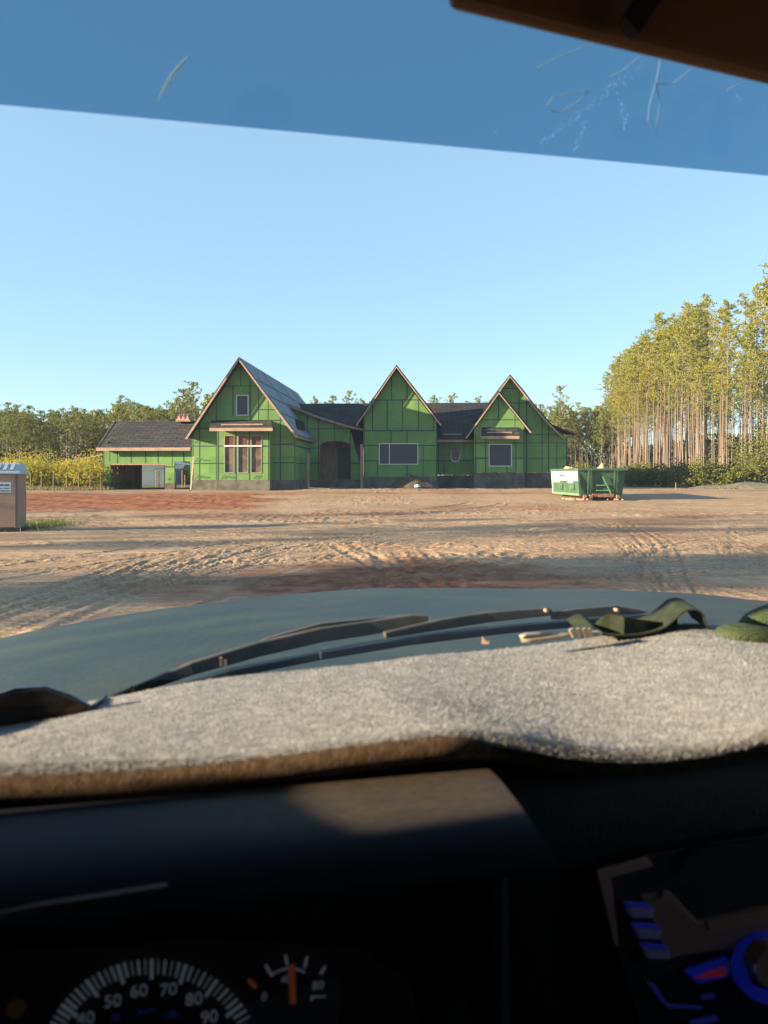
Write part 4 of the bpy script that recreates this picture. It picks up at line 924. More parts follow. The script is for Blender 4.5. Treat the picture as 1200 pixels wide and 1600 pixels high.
# ------------------------------------------------------------------ the pickup truck seen from its driver's seat
YAW = R(12.0); CY, SY = math.cos(YAW), math.sin(YAW)
def cl(px, py, f):
    """pixel -> truck coordinates (right, forward, height about the eye) on the plane `f` metres ahead"""
    a = (px - 600) / FP; b = -(py - HOR) / FP; rr_ = a * CY + SY; ff = -a * SY + CY; s = f / ff; return (rr_ * s, f, ZC + b * s)
truck = empty('pickup_truck', (0, 0, 0), YAW)
tag(truck, 'green pickup truck seen from its driver seat, with hood, wipers and dark dashboard ahead', 'pickup truck')
E_ = ZC
M_hood = mat('faded_green_paint', (.011, .021, .022), .50, (.032, .044, .028), 3.4, bump=.2, bscale=40, spec=.26, stretch=(1, 1.5, 1), lo=.38, hi=.72)
M_cowl = mat('cowl_plastic', (.03, .04, .045), .6); M_rub = mat('blue_black_rubber', (.012, .022, .04), .35)
M_wipe = mat('weathered_wiper_arm', (.030, .032, .026), .6, (.06, .048, .036), 30)
M_dash = mat('dark_dash_plastic', (.006, .006, .008), .55, bump=.25, bscale=500); M_dashb = mat('brown_trim_plastic', (.05, .022, .014), .6)
M_dashg = mat('sunlit_dusty_binnacle_top', (.007, .010, .018), .6, spec=.25)
# hood
fs_ = np.concatenate([np.linspace(1.12, 2.62, 40), [2.68, 2.73, 2.76, 2.77, 2.77]]); rs_ = np.concatenate([[-.86, -.85], np.linspace(-.82, 1.84, 60), [1.86, 1.87]])
FF, RR = np.meshgrid(fs_, rs_, indexing='ij')
cr = .52
ZZ = -.195 - .080 * FF - np.where(RR > cr, .030, .075) * np.abs(RR - cr) ** 2.1 - .02 * (np.abs(RR - cr) > .62) * 0
ZZ += .014 * np.exp(-((np.abs(RR - cr) - .70) / .07) ** 2) * 0 + .010 * np.clip(1 - np.abs(RR - cr) / .5, 0, 1)
dr_ = np.clip(FF - 2.62, 0, 1); ZZ -= 1.2 * dr_ ** 1.5 * 2.2
for k, c in enumerate((.14, .10, .06, .02)): ZZ[-1 - k + 0 if False else -1 - k] -= 0
ZZ[-1] -= .35; ZZ[-2] -= .10
ZZ[:, 0] -= .5; ZZ[:, 1] -= .12; ZZ[:, -1] -= .5; ZZ[:, -2] -= .12; ZZ[:, 2] -= .02; ZZ[:, -3] -= .02
V = np.stack([RR.ravel(), FF.ravel(), (ZZ + E_).ravel()], 1); a_, b_ = RR.shape; id_ = np.arange(a_ * b_).reshape(a_, b_)
F = np.stack([id_[:-1, :-1].ravel(), id_[:-1, 1:].ravel(), id_[1:, 1:].ravel(), id_[1:, :-1].ravel()], 1)
link('hood', np_mesh('hood', V, F, True), M_hood, truck)
# cowl
MB().box(-.84, 1.86, 1.0, 1.125, E_ - .40, E_ - .315).build('cowl', M_cowl, truck)
# front end and cab below, so the truck is whole
MB().box(-.84, 1.86, 1.13, 2.74, .45, E_ - .9).build('front_body', M_hood, truck, bevel=.05)
for x in (-.70, 1.72):
    wt = MB().tube([(x - .12, 2.0, .40), (x + .12, 2.0, .40)], .40, 28).build('wheel', M_black, truck); MB().tube([(x - .13, 2.0, .40), (x + .13, 2.0, .40)], .22, 20).build('rim', M_proof, wt)
# windshield: lower edge f=1.05, top f=.30
def wz(f): return E_ - .27 + (1.05 - f) * 1.9
M_glass = bpy.data.materials.new('windshield_glass'); M_glass.use_nodes = True; t = M_glass.node_tree; t.nodes.clear()
def thin_glass(m, tint, dirt, dirtcol, refl=.9):
    t = m.node_tree; L = t.links.new; t.nodes.clear(); tr = t.nodes.new('ShaderNodeBsdfTransparent'); tr.inputs[0].default_value = (*tint, 1)
    gl = t.nodes.new('ShaderNodeBsdfGlossy'); gl.inputs['Roughness'].default_value = .02; fr = t.nodes.new('ShaderNodeFresnel'); fr.inputs[0].default_value = 1.35
    mu = t.nodes.new('ShaderNodeMath'); mu.operation = 'MULTIPLY'; mu.inputs[1].default_value = refl; L(fr.outputs[0], mu.inputs[0])
    df = t.nodes.new('ShaderNodeBsdfTranslucent'); df.inputs[0].default_value = (*dirtcol, 1)
    m1 = t.nodes.new('ShaderNodeMixShader'); m1.inputs[0].default_value = dirt; L(tr.outputs[0], m1.inputs[1]); L(df.outputs[0], m1.inputs[2])
    m2 = t.nodes.new('ShaderNodeMixShader'); L(mu.outputs[0], m2.inputs[0]); L(m1.outputs[0], m2.inputs[1]); L(gl.outputs[0], m2.inputs[2])
    o = t.nodes.new('ShaderNodeOutputMaterial'); L(m2.outputs[0], o.inputs[0])
thin_glass(M_glass, (.95, .98, .97), .035, (.5, .6, .72), .45)
M_tint = bpy.data.materials.new('blue_tint_film'); M_tint.use_nodes = True; thin_glass(M_tint, (.19, .35, .46), .07, (.25, .38, .55), .3)
def pane4(x0, x1, f0, f1, m, name):
    o = MB().add([(x0, f0, wz(f0)), (x1, f0, wz(f0)), (x1, f1, wz(f1)), (x0, f1, wz(f1))], [(0, 1, 2, 3)]).build(name, m, truck); return o
pane4(-.62, 1.62, 1.05, .7362, M_glass, 'windshield')
band = pane4(-.62, 1.62, .7355, .66, M_tint, 'tint_band')
# scratches on the tinted band
M_scr = mat('scratch', (.75, .78, .8), .8, transl=.5); rr = random.Random(9)
def on_ws(px, py):
    a = (px - 600) / FP; b = -(py - HOR) / FP; r_ = a * CY + SY; f_ = -a * SY + CY; s = (-.27 + 1.05 * 1.9) / (b + f_ * 1.9); return Vector((r_ * s, f_ * s + .004, ZC + b * s + .003))
MB().tube([on_ws(*p) for p in ((246, 159), (256, 140), (268, 120), (280, 105), (295, 89))], [.0006, .0015, .0017, .0015, .0007], 5).build('scratch', M_scr, band)
for pl in (((842, 108), (875, 90), (905, 78), (938, 66)), ((955, 122), (975, 112), (990, 100), (1002, 90)), ((922, 143), (890, 148), (865, 155), (858, 165), (866, 177), (880, 176), (905, 160), (925, 143)), ((1035, 95), (1028, 130), (1018, 165), (1016, 190), (1022, 205)), ((1028, 130), (1034, 165), (1028, 207)), ((1030, 133), (1055, 132), (1085, 108)), ((1140, 143), (1150, 136), (1172, 130))):
    MB().tube([on_ws(*p) for p in pl], .0005, 4).build('scratch', M_scr, band)
def bead(p0, p1, n, spread, size):
    sc_ = MB()
    for i in range(n):
        f = i / (n - 1); x = p0[0] + (p1[0] - p0[0]) * f + rr.gauss(0, spread); y = p0[1] + (p1[1] - p0[1]) * f + rr.gauss(0, spread)
        a = rr.uniform(.5, 1.2); L = rr.uniform(3, 8); c0 = on_ws(x, y); k_ = size * rr.uniform(.8, 2.2); sc_.add([c0 + Vector((-.26, 0, -.97)) * k_, c0 + Vector((.3, -.93, -.1)) * k_ * .6, c0 + Vector((.26, 0, .97)) * k_, c0 + Vector((-.3, .93, .1)) * k_ * .6], [(0, 1, 2, 3)])
    sc_.build('scratch', M_scr, band)['kind'] = 'stuff'
bead((1005, 98), (930, 165), 60, 6, .0005); bead((930, 165), (845, 228), 50, 2.5, .0005); bead((918, 192), (898, 243), 26, 2.0, .0005); bead((973, 155), (980, 202), 26, 2.5, .0006)
bead((1155, 148), (1163, 158), 6, 2, .0004); bead((775, 205), (777, 211), 3, 1, .0004)
# wipers
def wiper(arm, blade, aw, name='wiper'):
    g = MB(); g.sweep([cl(*p) for p in arm], .012, aw); o = g.build(name, M_wipe, truck, bevel=.002)
    g = MB(); g.sweep([cl(*p) for p in blade], .012, .012); g.build('blade', M_rub, o, bevel=.002); return o
w1 = wiper([(170, 1092, 1.11), (215, 1076, 1.11), (300, 1044, 1.11), (400, 1015, 1.12), (500, 992, 1.13), (575, 981, 1.14), (640, 970, 1.14), (668, 968, 1.14)],
      [(260, 1084, 1.09), (360, 1052, 1.09), (470, 1030, 1.1), (560, 1012, 1.1), (660, 997, 1.1), (760, 985, 1.11)], [.006, .012, .018, .021, .021, .021, .019, .014])
MB().sweep([cl(*p) for p in ((300, 1047, 1.13), (420, 1000, 1.14), (500, 978, 1.14), (600, 968, 1.15), (655, 962, 1.15))], .008, [.005, .008, .008, .008, .006]).build('wiper_spring', M_wipe, w1)
w2 = wiper([(600, 992, 1.12), (690, 975, 1.13), (760, 964, 1.14), (856, 955, 1.14), (862, 957, 1.14)], [(500, 1024, 1.09), (640, 1001, 1.1), (800, 982, 1.11), (940, 970, 1.12), (1042, 962, 1.13)], [.009, .016, .016, .013, .005])
MB().sweep([cl(*p) for p in ((862, 962, 1.14), (900, 958, 1.14), (962, 953, 1.14), (1000, 957, 1.14), (1020, 962, 1.14))], .01, [.012, .014, .014, .008, .004]).build('blade_clip', M_wipe, w2)
M_tanc = mat('tan_clip', (.30, .20, .13), .7)
for p in ((207, 1078), (345, 1034), (352, 1037)): c = Vector(cl(*p, 1.095)); MB().beam(c - Vector((0, 0, .006)), c + Vector((0, 0, .006)), .004, .004, up=(0, 1, 0)).build('clip', M_tanc, w1)
for p in ((853, 954), (963, 953)): c = Vector(cl(*p, 1.13)); MB().tube([c + Vector((0, -.006, 0)), c + Vector((0, .006, 0))], .0028, 8).build('rivet', M_tanc, w2)
# cab shell: roof, pillars, doors, back
M_head = mat('brown_headliner', (.08, .04, .022), .95, bump=.2, bscale=300)
zt_r = wz(.66) 
MB().box(-.70, 1.70, -1.0, .605, zt_r, zt_r + .05).build('roof_panel', M_head, truck)
belt = E_ - .125
MB().box(-.74, -.66, -1.0, 1.12, .5, belt).build('door', M_dash, truck); MB().box(1.66, 1.74, -1.0, 1.12, .5, belt - .05).build('door', M_dash, truck)
for x in (-.68, 1.68):
    MB().beam((x, 1.10, wz(1.05) - .02), (x, .66, zt_r), .05, .045).build('pillar', M_dash, truck); MB().box(x - .04, x + .04, -.45,   .405 if x < 0 else -.25, belt, zt_r).build('pillar', M_dash, truck)  # driver-side rear pillar, out of view, stretched forward to block sun from the gauges
MB().box(-.70, 1.70, -1.05, -1.0, .5, zt_r).build('back_panel', M_dash, truck); MB().box(-.70, 1.70, -1.0, 1.1, .45, .5).build('floor_pan', M_dash, truck)
MB().box(-.70, 1.70, .98, 1.0, .5, E_ - .33).build('firewall', M_dash, truck)
st = MB().box(-.35, .35, -.75, -.35, .5, 1.0).build('seat', M_dash, truck, bevel=.05); MB().box(-.33, .33, -.95, -.78, .9, E_ - .1).build('seat_back', M_dash, truck, bevel=.05)
MB().box(-.72, -.66, .39, .475, belt, E_ - .03).build('sun_blocker', M_dash, truck)  # unseen block added on the door to shade the gauge hood's left part
# sun visor
M_vis = mat('brown_sun_visor', (.26, .115, .052), .9, bump=.3, bscale=400)
a0, a1 = Vector(cl(714, -6, .50)), Vector(cl(1400, 163, .60)); up = Vector((.0, .03, .16)); 
vi = MB().slab(a0, a1, a1 + up, a0 + up, .015).build('sun_visor', M_vis, truck, bevel=.006)
s0, s1 = Vector(cl(968, 60, .525)), Vector(cl(1040, -50, .53)); 
MB().sweep([s0 - Vector((0, .012, 0)), s1 - Vector((0, .012, 0))], .01, .016).build('visor_dark_stripe', mat('dark_stripe', (.02, .014, .02), .9), vi)  # shadow-like dark stripe across the visor, built as a thin bar
# binnacle hood over the gauges
prof = [(.56, -.217), (.52, -.209), (.495, -.207), (.470, -.211), (.452, -.217), (.440, -.226), (.434, -.236), (.437, -.243), (.448, -.246), (.62, -.262)]
cs = np.concatenate([np.linspace(-.36, .15, 24), [.165, .175, .182, .186]]); V = []
for i, c in enumerate(cs):
    q = max(0, c - .15) / .06; 
    for f, z in prof: V.append((c + .55 * (-.207 - z) * max(0, (c - .10) / .1), f, E_ + z - .010 * (q ** 6)))
n = len(prof); id_ = np.arange(len(cs) * n).reshape(len(cs), n); F = np.stack([id_[:-1, :-1].ravel(), id_[:-1, 1:].ravel(), id_[1:, 1:].ravel(), id_[1:, :-1].ravel()], 1)
gh = np_mesh('gauge_hood', V, F, True); Va = np.array(V); at = gh.attributes.new('sunlit_dust', 'FLOAT', 'POINT'); at.data.foreach_set('value', (np.clip((Va[:, 0] + .06) / .09, 0, 1) * np.clip((Va[:, 1] - .45) / .015, 0, 1)).astype(np.float32))  # mask paints the sunlit strip, with its dust, lighter into the colour
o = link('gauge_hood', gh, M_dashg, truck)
t = M_dashg.node_tree; b = t.nodes['Principled BSDF']; an_ = t.nodes.new('ShaderNodeAttribute'); an_.attribute_name = 'sunlit_dust'; nz = t.nodes.new('ShaderNodeTexNoise'); nz.inputs['Scale'].default_value = 70; nz.inputs['Detail'].default_value = 6
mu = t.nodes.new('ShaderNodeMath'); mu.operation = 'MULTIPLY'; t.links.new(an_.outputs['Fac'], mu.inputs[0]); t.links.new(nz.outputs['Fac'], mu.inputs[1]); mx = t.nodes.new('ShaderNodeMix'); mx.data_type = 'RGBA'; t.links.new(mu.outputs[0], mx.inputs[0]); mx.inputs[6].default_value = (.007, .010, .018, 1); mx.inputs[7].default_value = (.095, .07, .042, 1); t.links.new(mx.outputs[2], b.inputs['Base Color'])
MB().box(.190, .204, .52, .62, E_ - .42, E_ - .262).build('gauge_hood_end', M_dash, truck, bevel=.006)
MB().sweep([cl(-40, 1438, .437), cl(60, 1418, .437), cl(160, 1402, .437), cl(260, 1383, .437)], .004, [.004, .004, .003, .001]).build('trim_or_highlight_strip', M_dashb, truck)  # thin brown bar standing in for the highlight along the hood's lower lip
# lower dash, right of the binnacle
pr2 = [(1.0, -.305), (.90, -.262), (.66, -.232), (.585, -.235), (.565, -.26), (.575, -.32), (.60, -.45), (.62, -.80)]
cs2 = np.linspace(-.66, 1.66, 30); V = [(c, f, E_ + z) for c in cs2 for f, z in pr2]; n = len(pr2); id_ = np.arange(len(cs2) * n).reshape(len(cs2), n); F = np.stack([id_[:-1, :-1].ravel(), id_[:-1, 1:].ravel(), id_[1:, 1:].ravel(), id_[1:, :-1].ravel()], 1)
link('dashboard', np_mesh('dashboard', V, F, True), M_dash, truck)
# gauges
GF = .545
M_face = mat('gauge_face', (.035, .02, .016), .5); M_mark = mat('gauge_print', (.25, .27, .30), .6, emit=(.45, .55, .65), estr=.014); M_ndl = mat('orange_needle', (.8, .16, .05), .5, emit=(1, .22, .08), estr=.006)
M_blue = mat('blue_lit_plastic', (.02, .03, .3), .5, emit=(.02, .05, 1), estr=.013); M_blued = mat('blue_print', (.03, .05, .3), .5, emit=(.05, .08, .6), estr=.010)
fc = MB().add([cl(-60, 1492, GF + .004), cl(300, 1468, GF + .004), cl(560, 1478, GF + .004), cl(640, 1530, GF + .004), cl(680, 1700, GF + .004), cl(-60, 1700, GF + .004)], [(0, 1, 2, 3, 4, 5)]).build('gauge_cluster', M_face, truck)
Mtx = lambda c: Matrix.Translation(c) @ Matrix.Rotation(R(90), 4, 'X')
def gtext(s, px, py, hpx, m, parent, nm='numeral', f=GF - .001, rot=0):
    c = Vector(cl(px, py, f)); k = (Vector(cl(px, py + hpx, f)) - c).length
    return text_mesh(s, k * 1.42, Mtx(c) @ Matrix.Rotation(rot, 4, 'Z'), nm, m, parent, .0002)
sp = MB().tube([Vector(cl(237, 1675, GF + .003)), Vector(cl(237, 1675, GF + .001))], .092, 48).build('speedometer', M_face, fc)
for s, x, y, ro in (('40', 134, 1592, .1), ('50', 176, 1565, .0), ('60', 217, 1549, 0), ('70', 263, 1547, 0), ('80', 303, 1562, 0), ('90', 327, 1590, 0), ('30', 108, 1630, 0), ('100', 352, 1630, 0)): gtext(s, x, y, 19, M_mark, sp)
for i in range(-30, 31):
    an = math.radians(i * 3.55 + 0); maj = i % 5 == 0; R0, R1 = (148 if maj else 155 if i % 5 else 148), 176
    R0 = 145 if maj else 153; cx, cy = 237, 1675
    p = Vector(cl(cx + R0 * math.sin(an), cy - R0 * math.cos(an), GF - .001)); q = Vector(cl(cx + R1 * math.sin(an), cy - R1 * math.cos(an), GF - .001))
    if i == -30: tk = MB()
    tk.beam(p, q, .0008, .0024 if maj else (.0016 if i % 2 == 0 else .0008), up=(q - p).cross(Vector((0, 1, 0))))
tk.build('tick_marks', M_mark, sp)
for s, x, y in (('20', 180, 1590), ('km/h', 228, 1580), ('120', 267, 1586)): gtext(s, x, y, 9, M_blued, sp)
op = MB().tube([Vector(cl(458, 1562, GF + .003)), Vector(cl(458, 1562, GF + .001))], .034, 40).build('pressure_gauge', M_face, fc)
for s, x, y, h_ in (('0', 413, 1558, 12), ('40', 447, 1531, 12), ('80', 497, 1540, 13)): gtext(s, x, y, h_, M_mark, op)
for a_, b_ in (((415, 1508), (425, 1525)), ((446, 1493), (449, 1508)), ((480, 1495), (476, 1512)), ((508, 1510), (501, 1522))):
    p = Vector(cl(*a_, GF - .001)); q = Vector(cl(*b_, GF - .001)); MB().beam(p, q, .0008, .0018, up=(q - p).cross(Vector((0, 1, 0)))).build('tick_mark', M_mark, op)
arc_p = [cl(425 + i * 51 / 6, 1525 - 12 * math.sin(math.pi * (i / 6) * .75 + .25), GF - .0012) for i in range(7)]
MB().tube(arc_p, .0007, 5).build('scale_arc', M_mark, op)
p = Vector(cl(458, 1568, GF - .003)); q = Vector(cl(456, 1507, GF - .003)); MB().sweep([p, q], .001, .0045, up=(1, 0, 0)).build('needle', M_ndl, op)
p = Vector(cl(388, 1531, GF - .002)); q = Vector(cl(400, 1543, GF - .002)); MB().beam(p, q, .001, .0025, up=(q - p).cross(Vector((0, 1, 0)))).build('warning_mark', M_ndl, op)
MB().prism([cl(x, y, GF)[::2] for x, y in ((486, 1555), (512, 1555), (514, 1566), (484, 1566))], [[cl(x, y, GF)[::2] for x, y in ((489, 1557), (509, 1557), (510, 1564), (488, 1564))]], lambda a, b, t: (a, GF - .001 + t, b), .0005).build('oil_symbol', M_mark, op)
c = Vector(cl(24, 1578, GF - .002)); MB().tube([c, c + Vector((0, .002, 0))], .006, 12).build('warning_lamp', mat('amber_lamp', (.10, .05, .02), .5, emit=(1, .45, .1), estr=.001), fc)
# centre stack
SF = .56
def plate(pts_, f, m, name, parent, th=.004, bevel=0.0015):
    P_ = [cl(x, y, f) for x, y in pts_]; o_ = MB().prism([(p[0], p[2]) for p in P_], [], lambda a, b, t: (a, f + t, b), th); return o_.build(name, m, parent, bevel=bevel)
def ring_poly(cx, cy, rr0, n=28): return [(cx + rr0 * math.cos(2 * math.pi * i / n), cy + rr0 * math.sin(2 * math.pi * i / n)) for i in range(n)]
M_stack = mat('brown_stack_panel', (.30, .155, .115), .5); 
cs_ = plate([(940, 1362), (1010, 1336), (1270, 1290), (1330, 1700), (1030, 1700), (962, 1480)], SF, M_dash, 'center_stack', truck, .02)
plate([(933, 1360), (1012, 1339), (1022, 1354), (956, 1371), (968, 1478), (962, 1482)], SF - .003, mat('brown_silver_trim', (.42, .22, .16), .45, spec=.6), 'trim_or_highlight_strip', cs_)
plate([(1000, 1400), (1045, 1391), (1090, 1440), (1200, 1415), (1260, 1410), (1260, 1460), (1170, 1480), (1060, 1495), (1045, 1500)], SF - .002, M_stack, 'radio_face', cs_)
plate([(1103, 1440), (1230, 1412), (1230, 1436), (1108, 1456)], SF - .004, mat('tan_trim', (.32, .19, .11), .5), 'trim_or_highlight_strip', cs_)
M_btn = mat('grey_button', (.28, .24, .24), .5, emit=(.05, .06, .35), estr=.008)
for x, y in ((1001, 1425), (1013, 1458), (1027, 1490)):
    b_ = plate([(x - 24, y - 12), (x + 10, y - 10), (x + 22, y - 2), (x + 20, y + 11), (x - 14, y + 10)], SF - .008, M_btn, 'button', cs_, .006); plate([(x - 23, y - 14), (x + 8, y - 14), (x + 21, y - 4), (x + 18, y - 2), (x + 8, y - 8), (x - 22, y - 8)], SF - .010, M_blue, 'button_light', b_, .002)
plate([(1070, 1519), (1138, 1497), (1140, 1527), (1090, 1538)], SF - .006, M_blue, 'display', cs_); plate([(1085, 1528), (1135, 1511), (1134, 1526), (1096, 1530)], SF - .009, mat('red_lit', (.2, .02, .03), .5, emit=(.5, .03, .08), estr=.02), 'display_icon', cs_, .002)
plate([(1139, 1498), (1143, 1500), (1142, 1526), (1138, 1528)], SF - .009, M_proof, 'display_edge', cs_, .002)
plate([(1011, 1535), (1022, 1537), (1045, 1570), (1100, 1574), (1100, 1578), (1042, 1576)], SF - .005, M_blued, 'light_strip', cs_, .002)
plate([(1095, 1557), (1118, 1553), (1119, 1560), (1096, 1563)], SF - .005, M_blued, 'light_strip', cs_, .002)
plate([(1078, 1596), (1122, 1588), (1124, 1596), (1080, 1604)], SF - .005, M_blued, 'light_strip', cs_, .002)
P_ = [cl(x, y, SF - .01) for x, y in ring_poly(1203, 1515, 54)]; Q_ = [cl(x, y, SF - .01) for x, y in ring_poly(1206, 1515, 38)]
kn = MB().prism([(p[0], p[2]) for p in P_], [[(p[0], p[2]) for p in Q_]], lambda a, b, t: (a, SF - .010 + t, b), .006).build('knob_light', M_blue, cs_)
plate(ring_poly(1212, 1515, 32), SF - .025, mat('knob_brown', (.32, .17, .11), .4), 'knob', cs_, .02)
plate([(1178, 1508), (1183, 1507), (1182, 1521), (1178, 1521)], SF - .028, M_white, 'knob_mark', cs_, .002)
plate([(998, 1500), (1004, 1492), (1004, 1508), (998, 1510)], SF - .006, M_dashb, 'screw', cs_)
c = Vector(cl(1041, 1400, SF - .006)); MB().tube([c, c + Vector((0, .006, 0))], .003, 10).build('screw', M_tanc, cs_)
# vent ring on the stack
vr_ = [cl(x, y, SF - .004) for x, y in ((1058, 1372), (1065, 1350), (1080, 1332), (1110, 1318), (1150, 1312), (1200, 1308))]
MB().tube(vr_, .0018, 6).build('vent_rim', M_dashg, cs_)

# ------------------------------------------------------------------ carpet cover lying on the dashboard
M_carp = mat('grey_carpet_pile', (.22, .225, .235), .95, (.29, .295, .30), 60, bump=.25, bscale=700, spec=.1, lo=.3, hi=.7)
near_px = [(-160, 1205), (0, 1197), (150, 1194), (300, 1184), (450, 1166), (600, 1146), (700, 1136), (755, 1134), (800, 1145), (860, 1158), (950, 1168), (1050, 1166), (1130, 1154), (1200, 1136), (1400, 1100)]
far_px = [(-160, 1140), (0, 1123), (150, 1093), (300, 1064), (450, 1047), (600, 1031), (700, 1020), (800, 1010), (900, 1000), (960, 990), (1020, 981), (1060, 973), (1100, 976), (1200, 985), (1400, 990)]
FN, FA = .53, .89
N_ = [cl(x, y, FN) for x, y in near_px]; A_ = [cl(x, y, FA) for x, y in far_px]
rg = np.linspace(-.5, 1.35, 190)
zn = np.interp(rg, [p[0] for p in N_], [p[2] for p in N_]); zf = np.interp(rg, [p[0] for p in A_], [p[2] for p in A_])
def sm(a, k=9): 
    p = np.pad(a, k, mode='edge'); return np.convolve(p, np.ones(2 * k + 1) / (2 * k + 1), 'valid')
zn = sm(zn, 3); zf = sm(zf, 4)
rows = []
ts = np.linspace(1, 0, 60)
rows.append((FA + .07, zf - .075)); rows.append((FA + .04, zf - .030)); rows.append((FA + .015, zf - .008))
for t_ in ts: rows.append((FN + (FA - FN) * t_, zf * t_ + zn * (1 - t_) - .012 * math.sin(math.pi * t_)))
for df, dz_ in ((-.004, -.003), (-.006, -.007), (-.006, -.010)): rows.append((FN + df, zn + dz_))
RV = np.array([[(rg[j], f, z[j]) for j in range(len(rg))] for f, z in rows])
wob = fbm(RV[:, :, 0] * 10, RV[:, :, 1] * 10, 1.4, 3, 7) * .004; RV[3:-3, :, 2] += wob[3:-3]
cover = empty('dashboard_cover', (0, 0, 0), YAW); tag(cover, 'grey carpet dashboard cover with a brown bound edge lying across the dashboard', 'dash cover')
cover.location = (0, 0, 0)
a_, b_ = RV.shape[:2]; id_ = np.arange(a_ * b_).reshape(a_, b_); F = np.stack([id_[:-1, :-1].ravel(), id_[:-1, 1:].ravel(), id_[1:, 1:].ravel(), id_[1:, :-1].ravel()], 1)
link('carpet', np_mesh('carpet', RV.reshape(-1, 3), F[:, ::-1], True), M_carp, cover)
# pile fibres
nf = 240000; r = np.random.default_rng(77); ii = r.uniform(1, a_ - 1.01, nf); jj = r.uniform(20, b_ - 1.01, nf)
i0 = ii.astype(int); j0 = jj.astype(int); fi = (ii - i0)[:, None]; fj = (jj - j0)[:, None]
B = RV[i0, j0] * (1 - fi) * (1 - fj) + RV[i0 + 1, j0] * fi * (1 - fj) + RV[i0, j0 + 1] * (1 - fi) * fj + RV[i0 + 1, j0 + 1] * fi * fj
d = r.normal(size=(nf, 3)) * .55 + (0, -.1, .8); d /= np.linalg.norm(d, axis=1)[:, None]; s_ = np.cross(d, r.normal(size=(nf, 3))); s_ /= np.linalg.norm(s_, axis=1)[:, None]
ln_ = r.uniform(.001, .0026, (nf, 1)); V = np.empty((nf, 3, 3)); V[:, 0] = B - s_ * .00038; V[:, 1] = B + s_ * .00038; V[:, 2] = B + d * ln_
M_fib = mat('grey_fibre', (.38, .39, .40), .95, (.24, .245, .255), 70, transl=.35)
o = link('pile_fibres', np_mesh('pile_fibres', V.reshape(-1, 3), np.arange(nf * 3).reshape(-1, 3)), M_fib, cover); o['kind'] = 'stuff'
# bound edge: a soft rolled hem
M_bind = mat('brown_binding', (.10, .065, .042), .95, (.17, .115, .07), 160, bump=1.0, bscale=600, spec=.1)
hem = [(rg[j], FN - .006 + .020 * min(1, max(0, (rg[j] - .17) / .05)), zn[j] - .0125 - .006 * min(1, max(0, (rg[j] - .17) / .05))) for j in range(0, len(rg), 2)]
MB().tube(hem, .0088, 10).build('binding', M_bind, cover, smooth=True)

# ------------------------------------------------------------------ things on the dashboard
def at_truck(name): return empty(name, (0, 0, 0), YAW)
# sunglasses
M_gf = mat('blue_black_frame', (.006, .010, .022), .2, spec=.7); M_gl = bpy.data.materials.new('smoked_lens'); M_gl.use_nodes = True; thin_glass(M_gl, (.22, .17, .14), .03, (.25, .18, .12), 1.0)
c = Vector(cl(62, 1112, .83)); sgl = empty('sunglasses', Matrix.Rotation(YAW, 4, 'Z') @ c, YAW); tag(sgl, 'dark wraparound sunglasses lying on the left end of the carpet cover', 'sunglasses')
def lens_poly(cx_, k=1.0):
    P0 = [(-.052, -.018), (-.054, .002), (-.046, .018), (-.025, .0245), (.004, .024), (.028, .013), (.046, .000), (.050, -.006), (.034, -.020), (.0, -.026), (-.034, -.026)]
    return [(cx_ + x * k, y * k) for x, y in P0]
for sgn, cx_ in ((1, 0.0), (-1, -.118)):
    P0 = lens_poly(0); I0 = [(x * .88, y * .80) for x, y in P0]
    if sgn < 0: P0 = [(-x, y) for x, y in P0][::-1]; I0 = [(-x, y) for x, y in I0][::-1]
    P0 = [(x + cx_, y) for x, y in P0]; I0 = [(x + cx_, y) for x, y in I0]
    MB().prism(P0, [I0], lambda a, b, t: (a, t + .25 * (a + .059) ** 2 * 4, b), .006).build('rim', M_gf, sgl, bevel=.0012)
    MB().prism(I0, [], lambda a, b, t: (a, .002 + t + .25 * (a + .059) ** 2 * 4, b), .002).build('lens', M_gl, sgl)
MB().tube([(-.062, .0, .008), (-.059, -.001, .010), (-.055, .0, .008)], .003, 8).build('bridge', M_gf, sgl)
for x, s_ in ((.049, 1), (-.167, -1)): MB().sweep([(x, .012, -.003), (x + .004 * s_, .05, -.006), (x - .0 * s_, .10, -.016), (x - .008 * s_, .13, -.035)], .003, [.008, .006, .006, .008]).build('temple', M_gf, sgl, bevel=.001)
# green webbing strap with its grey buckle
M_web = mat('green_webbing', (.025, .04, .02), .9, (.05, .075, .035), 60, bump=.9, bscale=900)
def weave(name, c0, c1, sc):
    m = mat(name, c0, .85, spec=.2); t = m.node_tree; b = t.nodes['Principled BSDF']; tc = t.nodes.new('ShaderNodeTexCoord'); ck = t.nodes.new('ShaderNodeTexVoronoi'); ck.inputs['Scale'].default_value = sc; ck.inputs['Randomness'].default_value = .25
    t.links.new(tc.outputs['Object'], ck.inputs['Vector']); rp = t.nodes.new('ShaderNodeValToRGB'); rp.color_ramp.elements[0].color = (*c1, 1); rp.color_ramp.elements[1].color = (*c0, 1); rp.color_ramp.elements[1].position = .7
    t.links.new(ck.outputs['Distance'], rp.inputs[0]); t.links.new(rp.outputs[0], b.inputs['Base Color']); bp = t.nodes.new('ShaderNodeBump'); bp.inputs['Distance'].default_value = .002; bp.invert = True; t.links.new(ck.outputs['Distance'], bp.inputs['Height']); t.links.new(bp.outputs[0], b.inputs['Normal']); return m
M_weave = weave('green_weave', (.02, .035, .017), (.10, .125, .055), 330)
